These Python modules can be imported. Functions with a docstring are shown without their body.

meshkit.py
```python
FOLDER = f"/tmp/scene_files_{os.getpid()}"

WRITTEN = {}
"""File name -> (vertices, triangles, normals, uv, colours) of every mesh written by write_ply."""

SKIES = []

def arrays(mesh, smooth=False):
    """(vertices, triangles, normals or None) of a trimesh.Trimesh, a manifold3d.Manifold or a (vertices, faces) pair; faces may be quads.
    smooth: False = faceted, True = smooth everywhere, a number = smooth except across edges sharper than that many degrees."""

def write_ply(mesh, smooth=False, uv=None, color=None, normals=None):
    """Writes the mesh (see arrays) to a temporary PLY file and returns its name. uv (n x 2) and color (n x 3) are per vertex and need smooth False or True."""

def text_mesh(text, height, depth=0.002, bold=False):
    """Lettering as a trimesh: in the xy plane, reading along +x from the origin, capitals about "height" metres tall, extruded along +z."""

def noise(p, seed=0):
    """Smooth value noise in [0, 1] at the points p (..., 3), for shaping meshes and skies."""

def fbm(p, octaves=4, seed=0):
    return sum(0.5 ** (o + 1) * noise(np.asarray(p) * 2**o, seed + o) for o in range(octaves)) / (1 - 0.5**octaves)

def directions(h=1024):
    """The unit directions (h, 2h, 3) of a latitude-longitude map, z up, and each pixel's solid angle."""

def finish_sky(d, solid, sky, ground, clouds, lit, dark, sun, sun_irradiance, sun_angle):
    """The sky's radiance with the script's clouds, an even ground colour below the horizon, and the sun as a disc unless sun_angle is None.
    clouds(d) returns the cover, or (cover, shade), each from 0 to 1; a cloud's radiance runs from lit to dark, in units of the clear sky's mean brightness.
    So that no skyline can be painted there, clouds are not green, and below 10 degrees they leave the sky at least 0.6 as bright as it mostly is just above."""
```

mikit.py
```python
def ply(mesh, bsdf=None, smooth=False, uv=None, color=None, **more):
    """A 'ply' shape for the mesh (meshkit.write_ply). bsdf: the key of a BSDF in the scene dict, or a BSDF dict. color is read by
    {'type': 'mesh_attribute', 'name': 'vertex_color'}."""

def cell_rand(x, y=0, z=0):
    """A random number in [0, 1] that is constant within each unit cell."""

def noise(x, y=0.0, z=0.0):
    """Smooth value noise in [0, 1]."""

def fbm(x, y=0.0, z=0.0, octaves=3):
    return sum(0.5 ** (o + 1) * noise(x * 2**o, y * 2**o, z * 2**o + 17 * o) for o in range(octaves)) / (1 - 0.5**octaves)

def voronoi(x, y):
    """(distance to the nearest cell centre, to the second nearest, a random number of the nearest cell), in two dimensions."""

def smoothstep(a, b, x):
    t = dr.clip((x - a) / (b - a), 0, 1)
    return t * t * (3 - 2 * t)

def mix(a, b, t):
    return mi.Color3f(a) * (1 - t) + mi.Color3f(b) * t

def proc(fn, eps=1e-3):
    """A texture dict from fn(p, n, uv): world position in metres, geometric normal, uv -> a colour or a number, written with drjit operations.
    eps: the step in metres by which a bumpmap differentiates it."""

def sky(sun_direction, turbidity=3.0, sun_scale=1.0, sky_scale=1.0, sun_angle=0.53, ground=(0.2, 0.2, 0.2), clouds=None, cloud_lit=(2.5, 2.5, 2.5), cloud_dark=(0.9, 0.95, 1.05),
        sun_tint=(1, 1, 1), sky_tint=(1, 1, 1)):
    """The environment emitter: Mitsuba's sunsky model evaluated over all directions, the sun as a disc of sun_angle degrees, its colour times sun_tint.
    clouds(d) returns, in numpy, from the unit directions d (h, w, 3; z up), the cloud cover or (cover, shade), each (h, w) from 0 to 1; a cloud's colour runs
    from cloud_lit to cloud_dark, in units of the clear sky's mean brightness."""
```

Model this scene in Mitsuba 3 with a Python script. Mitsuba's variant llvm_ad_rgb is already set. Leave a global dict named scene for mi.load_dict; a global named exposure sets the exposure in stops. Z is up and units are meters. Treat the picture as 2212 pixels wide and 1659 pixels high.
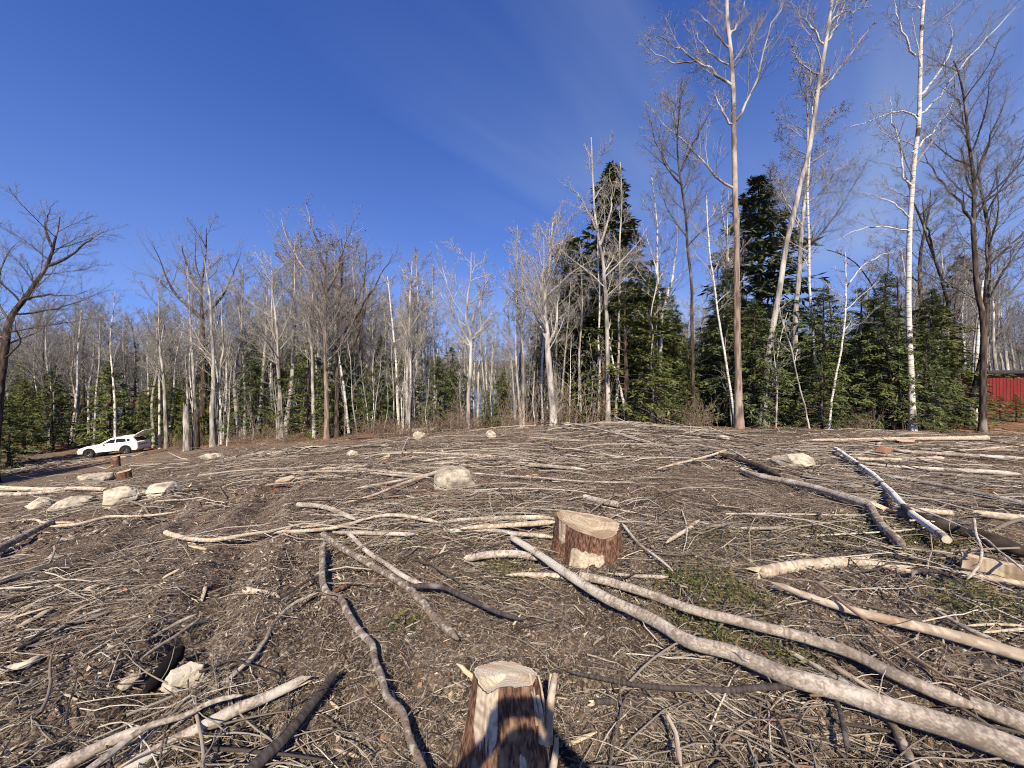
import math, numpy as np, trimesh, mitsuba as mi, mikit, meshkit
import manifold3d as m3
from mikit import proc, fbm, noise, smoothstep, mix, ply
T = mi.ScalarTransform4f
scene, labels = {}, {}

# ---------------------------------------------------------------- camera, sky, exposure
EYE = 1.6
scene['camera'] = {'type': 'perspective', 'fov': 106.0, 'fov_axis': 'x', 'near_clip': 0.04, 'far_clip': 5000.0,
                   'to_world': T().look_at(origin=[0, 0, EYE], target=[0, 1, EYE], up=[0, 0, 1])}
SUN = np.array([-0.029, -1.0, 0.816]); SUN /= np.linalg.norm(SUN)


def cirrus(d):
    """Thin wisps, drawn out along one wind direction, thicker low on the right."""
    z = np.maximum(d[..., 2], 0.04)
    x, y = d[..., 0] / z, d[..., 1] / z
    a, b = x * 0.66 + y * 0.75, -x * 0.75 + y * 0.66
    wob = 0.25 * meshkit.fbm(np.stack([a * 0.6, b * 0.6, 0 * a + 2], -1), 2, 5)
    n = meshkit.fbm(np.stack([a * 0.45, (b + wob) * 3.4, 0 * a + 3.1], -1), 5, 4)
    big = meshkit.fbm(np.stack([a * 0.35, b * 0.55, 0 * a + 9], -1), 3, 8)
    side = np.clip((d[..., 0] + 0.42) / 0.75, 0, 1)
    veil = np.clip((d[..., 0] - 0.05) * 1.1, 0, 1) * np.clip(1.15 - d[..., 2] * 1.5, 0.15, 1) * 0.40
    veil = veil + 0.30 * np.clip(1 - d[..., 2] / 0.6, 0, 1) ** 1.6
    return np.clip(np.clip((n - 0.42) * 3.0, 0, 1) * np.clip((big - 0.30) * 3.2, 0, 1) * side * 0.24 + veil * np.clip(big * 1.6, 0.5, 1), 0, 0.8)


scene['sky'] = mikit.sky(SUN.tolist(), turbidity=3.0, sun_scale=1.0, sky_scale=0.70, ground=(0.13, 0.11, 0.09),
                         clouds=cirrus, cloud_lit=(1.7, 2.05, 2.5), sky_tint=(0.54, 0.72, 1.36), sun_tint=(0.93, 0.97, 1.0))
exposure = 2.4

# ---------------------------------------------------------------- terrain
F_ = 833.0                      # the photograph at 2212 x 1659: focal length in pixels, centre 1106, 829.5


def sp(x, k=1.0):
    return np.logaddexp(0, np.asarray(x, float) * k) / k


def ss(a, b, x):
    t = np.clip((np.asarray(x, float) - a) / (b - a), 0, 1)
    return t * t * (3 - 2 * t)


def rim(x):
    """Depth of the clearing's far edge at sideways position x."""
    return np.interp(x, [-70, -40, -26, -14, -6, 0, 6, 14, 22, 60], [44, 34, 29, 21, 18, 16.5, 15.6, 14.9, 14.6, 14])


def ground_z(x, y):
    x, y = np.asarray(x, float), np.asarray(y, float)
    z = -0.14 * (sp(-x - 2, 1.2) - sp(-x - 34, 0.5))
    z = z - 0.022 * np.maximum(y - 4, 0) * ss(-14, -4, x) * (1 - ss(18, 26, y))
    z = z + 0.30 * np.exp(-((x - 3.6) / 3.2) ** 2 - ((y - 14.5) / 2.4) ** 2)
    p = np.stack([x, y, 0 * x], -1)
    z = z + 0.34 * (meshkit.fbm(p * 0.16 + 5.3, 2, 3) - 0.5) * ss(2.5, 7, np.hypot(x, y))
    e = rim(x)
    fall = 0.11 * sp(y - e - 3, 0.6) * ss(-16, -6, x) * (1 - 0.72 * ss(4, 14, x)) + 0.012 * sp(y - e, 0.3)
    z = z - np.minimum(fall, 7.5)
    far = np.hypot(x, y)
    return z - 0.02 * np.clip(far - 70, 0, 120)


def rough(x, y):
    """Small clods and ruts that the ground's mesh adds."""
    p = np.stack([x, y, 0 * x], -1)
    r = np.hypot(x, y)
    cx = np.interp(y, [-5, 2.5, 6, 11, 21, 40], [-1.0, -2.9, -4.7, -7.0, -15.0, -30.0])        # the machine's track
    off = np.abs(x - cx + 0.25 * (meshkit.noise(p * 0.8, 8) - 0.5)) * np.cos(0.55) - 0.75
    rut = (-0.085 * np.exp(-(off / 0.17) ** 2) + 0.05 * np.exp(-((np.abs(off) - 0.34) / 0.13) ** 2)) * (1 - ss(24, 30, r)) * (0.55 + 0.9 * meshkit.noise(p * 1.7, 6))
    return rut + 0.10 * (meshkit.fbm(p * 1.3, 3, 11) - 0.5) + 0.07 * (meshkit.fbm(p * 7.0, 2, 21) - 0.5) * (1 - ss(9, 16, r)) \
        + 0.045 * (meshkit.noise(p * 28.0, 31) - 0.5) * (1 - ss(4, 8, r))


def gz(x, y):
    return ground_z(x, y) + rough(x, y)


TT = np.geomspace(0.8, 90, 2500)


def ray(px, py):
    return np.array([(px - 1106.0) / F_, 1.0, (829.5 - py) / F_])


def spot(px, py, h=0.0):
    """The point h above the ground that lies at this place of the photograph."""
    d = ray(px, py)
    P = TT[:, None] * d
    g = ground_z(P[:, 0], P[:, 1]) + h
    below = EYE + P[:, 2] < g
    i = int(np.argmax(below)) if below.any() else len(TT) - 1
    t = TT[i]
    return np.array([d[0] * t, t, float(ground_z(d[0] * t, t)) + h])


def at(px, py, depth):
    d = ray(px, py)
    return np.array([d[0] * depth, depth, EYE + d[2] * depth])

# ---------------------------------------------------------------- materials


def two(**k):
    return {'type': 'twosided', 'bsdf': {'type': 'principled', **k}}


def bark(fn, rough_=0.9, spec=0.2):
    return two(base_color=proc(fn), roughness=rough_, specular=spec)


VC = {'type': 'mesh_attribute', 'name': 'vertex_color'}
scene['soot'] = two(base_color={'type': 'rgb', 'value': (0.012, 0.011, 0.011)}, roughness=0.95, specular=0.05)
scene['tinted'] = two(base_color=VC, roughness=0.85, specular=0.2)
scene['leafy'] = {'type': 'twosided', 'bsdf': {'type': 'diffuse', 'reflectance': VC}}


def ground_color(p, n, uv):
    a = fbm(p.x * 0.35, p.y * 0.35, 1.0, 3)
    b = fbm(p.x * 9, p.y * 9, 2.0, 3)
    c = noise(p.x * 95, p.y * 95, 3.0)
    d = noise(p.x * 210, p.y * 210, 5.0)
    base = mix((0.042, 0.031, 0.025), (0.120, 0.090, 0.070), smoothstep(0.25, 0.75, b))
    base = mix(base, (0.15, 0.095, 0.066), smoothstep(0.48, 0.75, a) * 0.45)
    base = mix(base, (0.27, 0.225, 0.175), smoothstep(0.58, 0.82, c) * 0.8)
    return mix(base, (0.022, 0.016, 0.013), smoothstep(0.55, 0.8, d) * 0.55)


def floor_color(p, n, uv):
    b = fbm(p.x * 3, p.y * 3, 2.0, 3)
    c = noise(p.x * 14, p.y * 14, 3.0)
    base = mix((0.06, 0.035, 0.022), (0.17, 0.095, 0.058), smoothstep(0.3, 0.75, b))
    return mix(base, (0.22, 0.15, 0.10), smoothstep(0.6, 0.9, c) * 0.6)


scene['soil'] = bark(ground_color, 0.95, 0.1)
scene['leaf_floor'] = bark(floor_color, 0.95, 0.1)


def grey_bark(p, n, uv):
    a = noise(p.x * 16, p.y * 16, p.z * 2.2)
    b = fbm(p.x * 2.2, p.y * 2.2, p.z * 0.9, 3)
    base = mix((0.17, 0.158, 0.145), (0.40, 0.378, 0.35), smoothstep(0.2, 0.8, a))
    return mix(base, (0.58, 0.555, 0.52), smoothstep(0.50, 0.72, b) * 0.8)


def brown_bark(p, n, uv):
    a = noise(p.x * 16, p.y * 16, p.z * 2.0)
    b = fbm(p.x * 3, p.y * 3, p.z * 1.2, 3)
    low = mix((0.13, 0.09, 0.072), (0.32, 0.245, 0.205), smoothstep(0.2, 0.8, a))
    low = mix(low, (0.46, 0.38, 0.33), smoothstep(0.56, 0.75, b) * 0.7)
    high = mix((0.16, 0.13, 0.11), (0.50, 0.47, 0.43), smoothstep(0.36, 0.6, b))
    return mix(low, high, smoothstep(8.5, 12.5, p.z))


def dark_bark(p, n, uv):
    a = noise(p.x * 18, p.y * 18, p.z * 3)
    b = fbm(p.x * 3, p.y * 3, p.z * 1.5, 2)
    base = mix((0.030, 0.024, 0.020), (0.11, 0.085, 0.07), smoothstep(0.2, 0.85, a))
    return mix(base, (0.34, 0.32, 0.29), smoothstep(0.62, 0.78, b) * 0.6)


def birch_bark(p, n, uv):
    ring = noise(p.x * 5, p.y * 5, uv.y * 26 + 4)
    scar = noise(p.x * 2.5 + 7, p.y * 2.5, uv.y * 2.1)
    base = mix((0.50, 0.48, 0.44), (0.70, 0.685, 0.65), noise(p.x * 3, p.y * 3, uv.y * 3))
    base = mix(base, (0.11, 0.095, 0.085), smoothstep(0.66, 0.76, ring) * 0.8)
    return mix(base, (0.07, 0.06, 0.055), smoothstep(0.70, 0.82, scar))


def log_bark(p, n, uv):
    ring = noise(p.x * 9, p.z * 30, uv.y * 70)
    b = fbm(p.x * 5, p.y * 5, p.z * 9, 3)
    fine = noise(p.x * 45, p.y * 45, p.z * 45) * 0.45 + noise(p.x * 130, p.y * 130, p.z * 130) * 0.55
    base = mix((0.17, 0.145, 0.12), (0.54, 0.485, 0.42), smoothstep(0.25, 0.75, fine * 0.5 + b * 0.5))
    base = mix(base, (0.19, 0.145, 0.115), smoothstep(0.60, 0.78, ring) * 0.7)
    return mix(base, (0.52, 0.50, 0.45), smoothstep(0.56, 0.66, b) * 0.7)


def lichen_bark(p, n, uv):
    b = fbm(p.x * 26, p.y * 26, p.z * 30, 3)
    fine = noise(p.x * 70, p.y * 70, uv.y * 70)
    base = mix((0.065, 0.052, 0.044), (0.27, 0.215, 0.175), fine)
    return mix(base, (0.40, 0.395, 0.345), smoothstep(0.50, 0.66, b) * 0.8)


def char_bark(p, n, uv):
    fine = noise(p.x * 40, p.y * 40, uv.y * 90)
    b = fbm(p.x * 6, p.y * 6, p.z * 9, 2)
    base = mix((0.022, 0.019, 0.020), (0.10, 0.085, 0.082), fine)
    return mix(base, (0.26, 0.235, 0.22), smoothstep(0.58, 0.72, b) * 0.6)


def peeled_wood(p, n, uv):
    streak = noise(p.x * 60, p.z * 60, uv.y * 3)
    b = fbm(p.x * 7, p.y * 7, p.z * 7, 2)
    base = mix((0.33, 0.27, 0.205), (0.53, 0.46, 0.37), smoothstep(0.2, 0.8, streak))
    return mix(base, (0.27, 0.175, 0.11), smoothstep(0.58, 0.75, b) * 0.6)


def cut_wood(p, n, uv):
    ring = noise(uv.x * 38, 0.0, 1.0)
    saw = noise(p.x * 14 + p.y * 60, p.y * 90 + p.x * 30, 2.0)
    base = mix((0.42, 0.345, 0.235), (0.66, 0.595, 0.47), smoothstep(0.2, 0.8, ring * 0.5 + saw * 0.5))
    return mix(base, (0.42, 0.25, 0.12), smoothstep(0.60, 0.8, noise(p.x * 9, p.y * 9, 6.0)) * 0.4)


def old_cut(p, n, uv):
    saw = noise(p.x * 14 + p.y * 60, p.y * 90 + p.x * 30, 2.0)
    base = mix((0.30, 0.235, 0.155), (0.52, 0.44, 0.32), smoothstep(0.2, 0.8, saw * 0.6 + noise(uv.x * 30, 0.0, 1.0) * 0.4))
    return mix(base, (0.22, 0.14, 0.09), smoothstep(0.48, 0.7, fbm(p.x * 9, p.y * 9, 6.0, 2)) * 0.6)


def red_bark(p, n, uv):
    a = fbm(p.x * 150, p.y * 150, p.z * 30, 2)
    b = fbm(p.x * 13, p.y * 13, p.z * 7, 3)
    base = mix((0.050, 0.026, 0.019), (0.22, 0.125, 0.085), smoothstep(0.25, 0.8, a))
    base = mix(base, (0.36, 0.25, 0.165), smoothstep(0.58, 0.72, b) * 0.55)
    return mix(base, (0.05, 0.025, 0.018), smoothstep(0.60, 0.80, fbm(p.x * 80, p.y * 80, p.z * 16 + 3, 2)) * 0.6)


def rock_color(p, n, uv):
    b = fbm(p.x * 5, p.y * 5, p.z * 5, 4)
    g = noise(p.x * 50, p.y * 50, p.z * 50)
    base = mix((0.27, 0.245, 0.20), (0.53, 0.48, 0.385), smoothstep(0.3, 0.7, b))
    base = mix(base, (0.60, 0.55, 0.45), smoothstep(0.6, 0.9, g) * 0.5)
    return mix(base, (0.16, 0.13, 0.105), smoothstep(0.52, 0.70, fbm(p.x * 8 + 4, p.y * 8, p.z * 8, 4)) * 0.75)


for k_, f_ in dict(grey_bark=grey_bark, brown_bark=brown_bark, dark_bark=dark_bark, birch_bark=birch_bark, log_bark=log_bark,
                   lichen_bark=lichen_bark, char_bark=char_bark, peeled_wood=peeled_wood, cut_wood=cut_wood, red_bark=red_bark, old_cut=old_cut, rock=rock_color).items():
    scene[k_] = bark(f_)

# ---------------------------------------------------------------- mesh helpers


def unit(v):
    return v / np.maximum(np.linalg.norm(v, axis=-1, keepdims=True), 1e-9)


def tubes(P, R, s):
    """Tubes along the polylines P (N, n, 3) with radii R (N, n): vertices, triangles, (u, length along) per vertex, path index per vertex."""
    N, n = R.shape
    if n == 2:      # a spike: three sides that meet in the tip
        t = unit(P[:, 1] - P[:, 0])
        a = unit(np.cross(t, np.where(np.abs(t[:, 2:]) < 0.85, [[0, 0, 1.0]], [[0.31, 0.95, 0]])))
        b = np.cross(t, a)
        w = np.arange(3) * 2 * np.pi / 3
        ring = P[:, :1] + R[:, :1, None] * (np.cos(w)[None, :, None] * a[:, None] + np.sin(w)[None, :, None] * b[:, None])
        V = np.concatenate([ring, P[:, 1:]], 1).reshape(-1, 3)
        o = np.arange(N)[:, None] * 4
        return V, np.vstack([o + [[0, 1, 3]], o + [[1, 2, 3]], o + [[2, 0, 3]]]), np.zeros((len(V), 2)), np.repeat(np.arange(N), 4)
    t = unit(np.gradient(P, axis=1))
    m = unit(t.mean(1))
    ref = np.where(np.abs(m[:, 2:]) < 0.85, [[0, 0, 1.0]], [[0.31, 0.95, 0]])[:, None]
    a = unit(np.cross(t, ref))
    b = np.cross(t, a)
    w = np.arange(s) * 2 * np.pi / s
    V = P[:, :, None] + R[:, :, None, None] * (np.cos(w)[None, None, :, None] * a[:, :, None] + np.sin(w)[None, None, :, None] * b[:, :, None])
    L = np.concatenate([np.zeros((N, 1)), np.cumsum(np.linalg.norm(np.diff(P, axis=1), axis=-1), 1)], 1)
    L = np.repeat(L[:, :, None], s, 2)
    k, i, j = np.meshgrid(np.arange(N), np.arange(n - 1), np.arange(s), indexing='ij')
    o = k * n * s
    q = np.stack([o + i * s + j, o + i * s + (j + 1) % s, o + (i + 1) * s + (j + 1) % s, o + (i + 1) * s + j], -1).reshape(-1, 4)
    Fc = np.vstack([q[:, [0, 2, 1]], q[:, [0, 3, 2]]])
    return V.reshape(-1, 3), Fc, np.stack([0 * L.ravel(), L.ravel()], 1), np.repeat(np.arange(N), n * s)


class MB:
    """Collects pieces with one colour per vertex into one mesh."""

    def __init__(self):
        self.v, self.f, self.c, self.n = [], [], [], 0

    def add(self, v, f, c):
        self.v.append(v); self.f.append(f + self.n)
        self.c.append(np.broadcast_to(np.asarray(c, float), (len(v), 3)))
        self.n += len(v)

    def shape(self, bsdf='tinted', smooth=True, **k):
        return ply((np.vstack(self.v), np.vstack(self.f)), bsdf, smooth, color=np.vstack(self.c), **k)


def nm(kind):
    """The next free key of a kind: kind, kind_001, ..."""
    USED[kind] = USED.get(kind, -1) + 1
    return kind if USED[kind] == 0 else f'{kind}_{USED[kind]:03d}'


USED = {}


def tag(key, label=None, cat=None, group=None, kind=None):
    labels[key] = {k: v for k, v in dict(label=label, category=cat, group=group, kind=kind).items() if v}


def resample(pts, n):
    from scipy.interpolate import PchipInterpolator
    pts = np.asarray(pts, float)
    s = np.r_[0, np.cumsum(np.linalg.norm(np.diff(pts, axis=0), axis=1))]
    t = np.linspace(0, s[-1], n)
    return PchipInterpolator(s, pts, axis=0)(t)


def blob(size, seed, sub=3, amp=0.25, freq=1.3, flat=0.0):
    """An angular boulder: a sphere cut by planes and roughened."""
    g = np.random.default_rng(seed)
    m = trimesh.creation.icosphere(subdivisions=sub)
    v = np.array(m.vertices)
    for _ in range(13):
        d = unit(g.normal(size=3)); k = g.uniform(0.50, 0.80)
        over = np.maximum(v @ d - k, 0)
        v = v - over[:, None] * d * 0.97
    w = meshkit.noise(v * 2.3 + seed * 5.7, seed + 9)
    v = v * (1 - 0.09 * np.exp(-((w - 0.5) / 0.035) ** 2))[:, None]
    v = v * (1 + amp * (meshkit.fbm(v * freq + seed * 3.1, 4, seed)[:, None] - 0.5) + 0.09 * (meshkit.fbm(v * 7 + seed, 3, seed)[:, None] - 0.5))
    return v * np.asarray(size, float), np.array(m.faces)


# ---------------------------------------------------------------- trees


def shoots(g, P, R, k, t0, t1, ang, lr, n, up=0.25, wob=0.16, rr=0.62, rmin=0.004, length=None, taper=0.75):
    """k side shoots on each of the paths P (N, m, 3): paths (N k, n, 3) and radii."""
    N, m = R.shape
    t = (np.arange(k) + g.uniform(0, 1, (N, k))) / k * (t1 - t0) + t0
    x = t * (m - 1)
    i = np.clip(x.astype(int), 0, m - 2); f = (x - i)
    r_ = np.arange(N)[:, None]
    S = P[r_, i] * (1 - f[..., None]) + P[r_, i + 1] * f[..., None]
    D = unit(P[r_, i + 1] - P[r_, i])
    Rs = R[r_, i] * (1 - f) + R[r_, i + 1] * f
    ref = np.where(np.abs(D[..., 2:]) < 0.85, [[[0, 0, 1.0]]], [[[0.31, 0.95, 0]]])
    a = unit(np.cross(D, ref)); b = np.cross(D, a)
    az = (np.arange(k) * 2.4)[None] + g.uniform(0, 6.28, (N, 1)) + g.normal(0, 0.45, (N, k))
    side = np.cos(az)[..., None] * a + np.sin(az)[..., None] * b
    an = np.radians(ang) * g.uniform(0.7, 1.3, (N, k))
    d = unit(np.cos(an)[..., None] * D + np.sin(an)[..., None] * side)
    Lp = np.linalg.norm(np.diff(P, axis=1), axis=-1).sum(1)[:, None]
    L = (Lp * lr if length is None else length) * (1 - taper * (t - t0) / max(t1 - t0 + 1e-6, 1e-6)) * g.uniform(0.65, 1.3, (N, k))
    S, d, L, Rs = S.reshape(-1, 3), d.reshape(-1, 3), L.reshape(-1), Rs.reshape(-1)
    out = np.empty((len(S), n, 3)); out[:, 0] = S
    step = (L / (n - 1))[:, None]
    for q in range(1, n):
        d = unit(d + g.normal(0, wob, d.shape) + np.array([0, 0, up / n]))
        out[:, q] = out[:, q - 1] + d * step
    r0 = np.maximum(np.minimum(Rs * rr, L * 0.0115), rmin * 1.6)
    rad = r0[:, None] * (1 - np.linspace(0, 1, n) ** 1.1)[None] + rmin * np.linspace(0, 1, n)[None] * 0.9 + 1e-4
    return out, rad


def crown_mesh(g, levels, col, var=0.18, sides=(5, 4, 3, 3, 3), bud=None, bark_hi=None):
    mb = MB()
    for l, (P, Rr) in enumerate(levels):
        v, f, uv, idx = tubes(P, Rr, sides[min(l, len(sides) - 1)])
        c = np.asarray(col[min(l, len(col) - 1)], float) * np.clip(1 + g.normal(0, var, (len(P), 1)), 0.4, 1.7)
        mb.add(v, f, c[idx])
    if bud is not None:
        n_, size, bc = bud
        tips = levels[-1][0].reshape(-1, 3)
        tips = tips[g.integers(0, len(tips), n_)] + g.normal(0, 0.04, (n_, 3))
        o = g.normal(size=(n_, 4, 3)) * size
        v = (tips[:, None] + o).reshape(-1, 3)
        i = np.arange(n_)[:, None] * 4
        f = np.vstack([i + np.array([[0, 1, 2]]), i + np.array([[0, 2, 3]]), i + np.array([[1, 3, 2]])])
        mb.add(v, f, np.repeat(np.asarray(bc) * g.uniform(0.5, 1.5, (n_, 1)), 4, 0))
    return mb


def trunk_tube(P, R, s=9, g=None, rad_noise=0.08):
    P = np.asarray(P)[None]; R = np.asarray(R)[None]
    v, f, uv, _ = tubes(P, R, s)
    ax = np.repeat(P[0], s, 0)
    k = 1 + rad_noise * (meshkit.fbm(v * np.array([3.0, 3.0, 1.2]), 2, 5)[:, None] - 0.5) * 2
    return ax + (v - ax) * k, f, uv


TW = (0.275, 0.265, 0.25)


def hero(kind, label, group, cat, bark_, px, wpx, depth, top, t0, nl, L, ang, sub=(7, 6, 4), seed=0, limbs=(), up=0.35, col=None, bud=None,
         lean=0.0, wob=0.085, tip=0.02, yoff=0.0, twig=0.0055, ltaper=0.62, rr=0.6):
    """A tree at the clearing's edge. px: places of the trunk in the photograph from its foot up, at this depth; top: the height in the photograph that it reaches."""
    g = np.random.default_rng(1000 + seed)
    key = nm(kind)
    pts = [at(x, y, depth) for x, y in px]
    for i, q in enumerate(pts):
        q[1] += lean * (q[2] - pts[0][2])
    base = pts[0].copy(); base[2] = float(ground_z(base[0], base[1])) - 0.12
    if pts[0][2] > base[2] + 0.3:
        d0 = pts[0] - pts[1]; base[:2] = pts[0][:2] + d0[:2] / max(-d0[2], 0.3) * (pts[0][2] - base[2]) * 0.6
        base[2] = float(ground_z(base[0], base[1])) - 0.12
        pts = [base] + pts
    else:
        pts[0] = base
    d = unit(pts[-1] - pts[-2]); d = unit(d + np.array([0, 0, 0.6]))
    ztop = EYE + (829.5 - top) / F_ * depth
    while pts[-1][2] < ztop - 0.2:
        h = min(1.8, ztop - pts[-1][2] + 0.05)
        d = unit(d + g.normal(0, 0.05, 3) * [1, 1, 0.2])
        pts.append(pts[-1] + d * h / max(d[2], 0.4))
    P = resample(pts, 34)
    P[2:, :2] += np.cumsum(g.normal(0, 0.012, (32, 2)), 0) * 0.6
    r0 = wpx / 2 * depth / F_ * 0.88
    s = np.linspace(0, 1, 34)
    R = r0 * ((1 - s) ** 0.85) + tip * s
    R[0] *= 1.5; R[1] *= 1.12
    v, f, uv = trunk_tube(P, R, 9)
    scene[key + '__trunk'] = ply((v, f), bark_, True, uv=uv)
    lv0 = []
    for lp, w in limbs:
        lp = [at(x, y, depth + dy) for x, y, dy in lp]
        Q = resample(lp, 12); Q[1:-1] += g.normal(0, 0.03, (10, 3))
        lr0 = w / 2 * depth / F_ * 0.78
        lv0.append((Q, lr0 * (1 - np.linspace(0, 1, 12)) ** 0.9 + 0.007))
        vv, ff, uu = trunk_tube(Q, lv0[-1][1], 6)
        scene[f'{key}__limb' + (f'_{len(lv0) - 1:03d}' if len(lv0) > 1 else '')] = ply((vv, ff), bark_, True, uv=uu)
    levels = []
    if nl:
        levels.append(shoots(g, P[None], R[None], nl, t0, 0.97, ang, 0.3, 12, up, wob, rr, 0.008, length=L, taper=ltaper))
    if lv0:
        hl = (np.stack([a for a, _ in lv0]), np.stack([b for _, b in lv0]))
    par = levels[0] if levels else hl
    if levels and lv0:
        par = (np.concatenate([levels[0][0], hl[0]]), np.concatenate([levels[0][1], hl[1]]))
    a = shoots(g, *par, sub[0] + 2, 0.12, 0.95, 38, 0.40, 6, up, 0.08, 0.45, twig * 0.7, taper=0.45)
    b = shoots(g, *a, sub[1] + 1, 0.12, 0.93, 36, 0.50, 4, up, 0.09, 0.5, twig * 0.5, taper=0.35)
    levels += [a, b]
    if sub[2]:
        levels.append(shoots(g, *b, sub[2], 0.12, 0.92, 34, 0.60, 2, up, 0.12, 0.6, twig * 0.5, taper=0.25))
    col = col or ((0.36, 0.32, 0.28), (0.34, 0.30, 0.265), TW, TW)
    scene[key + '__crown'] = crown_mesh(g, levels, col, bud=bud).shape()
    tag(key, label, cat, group)
    return key


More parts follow.
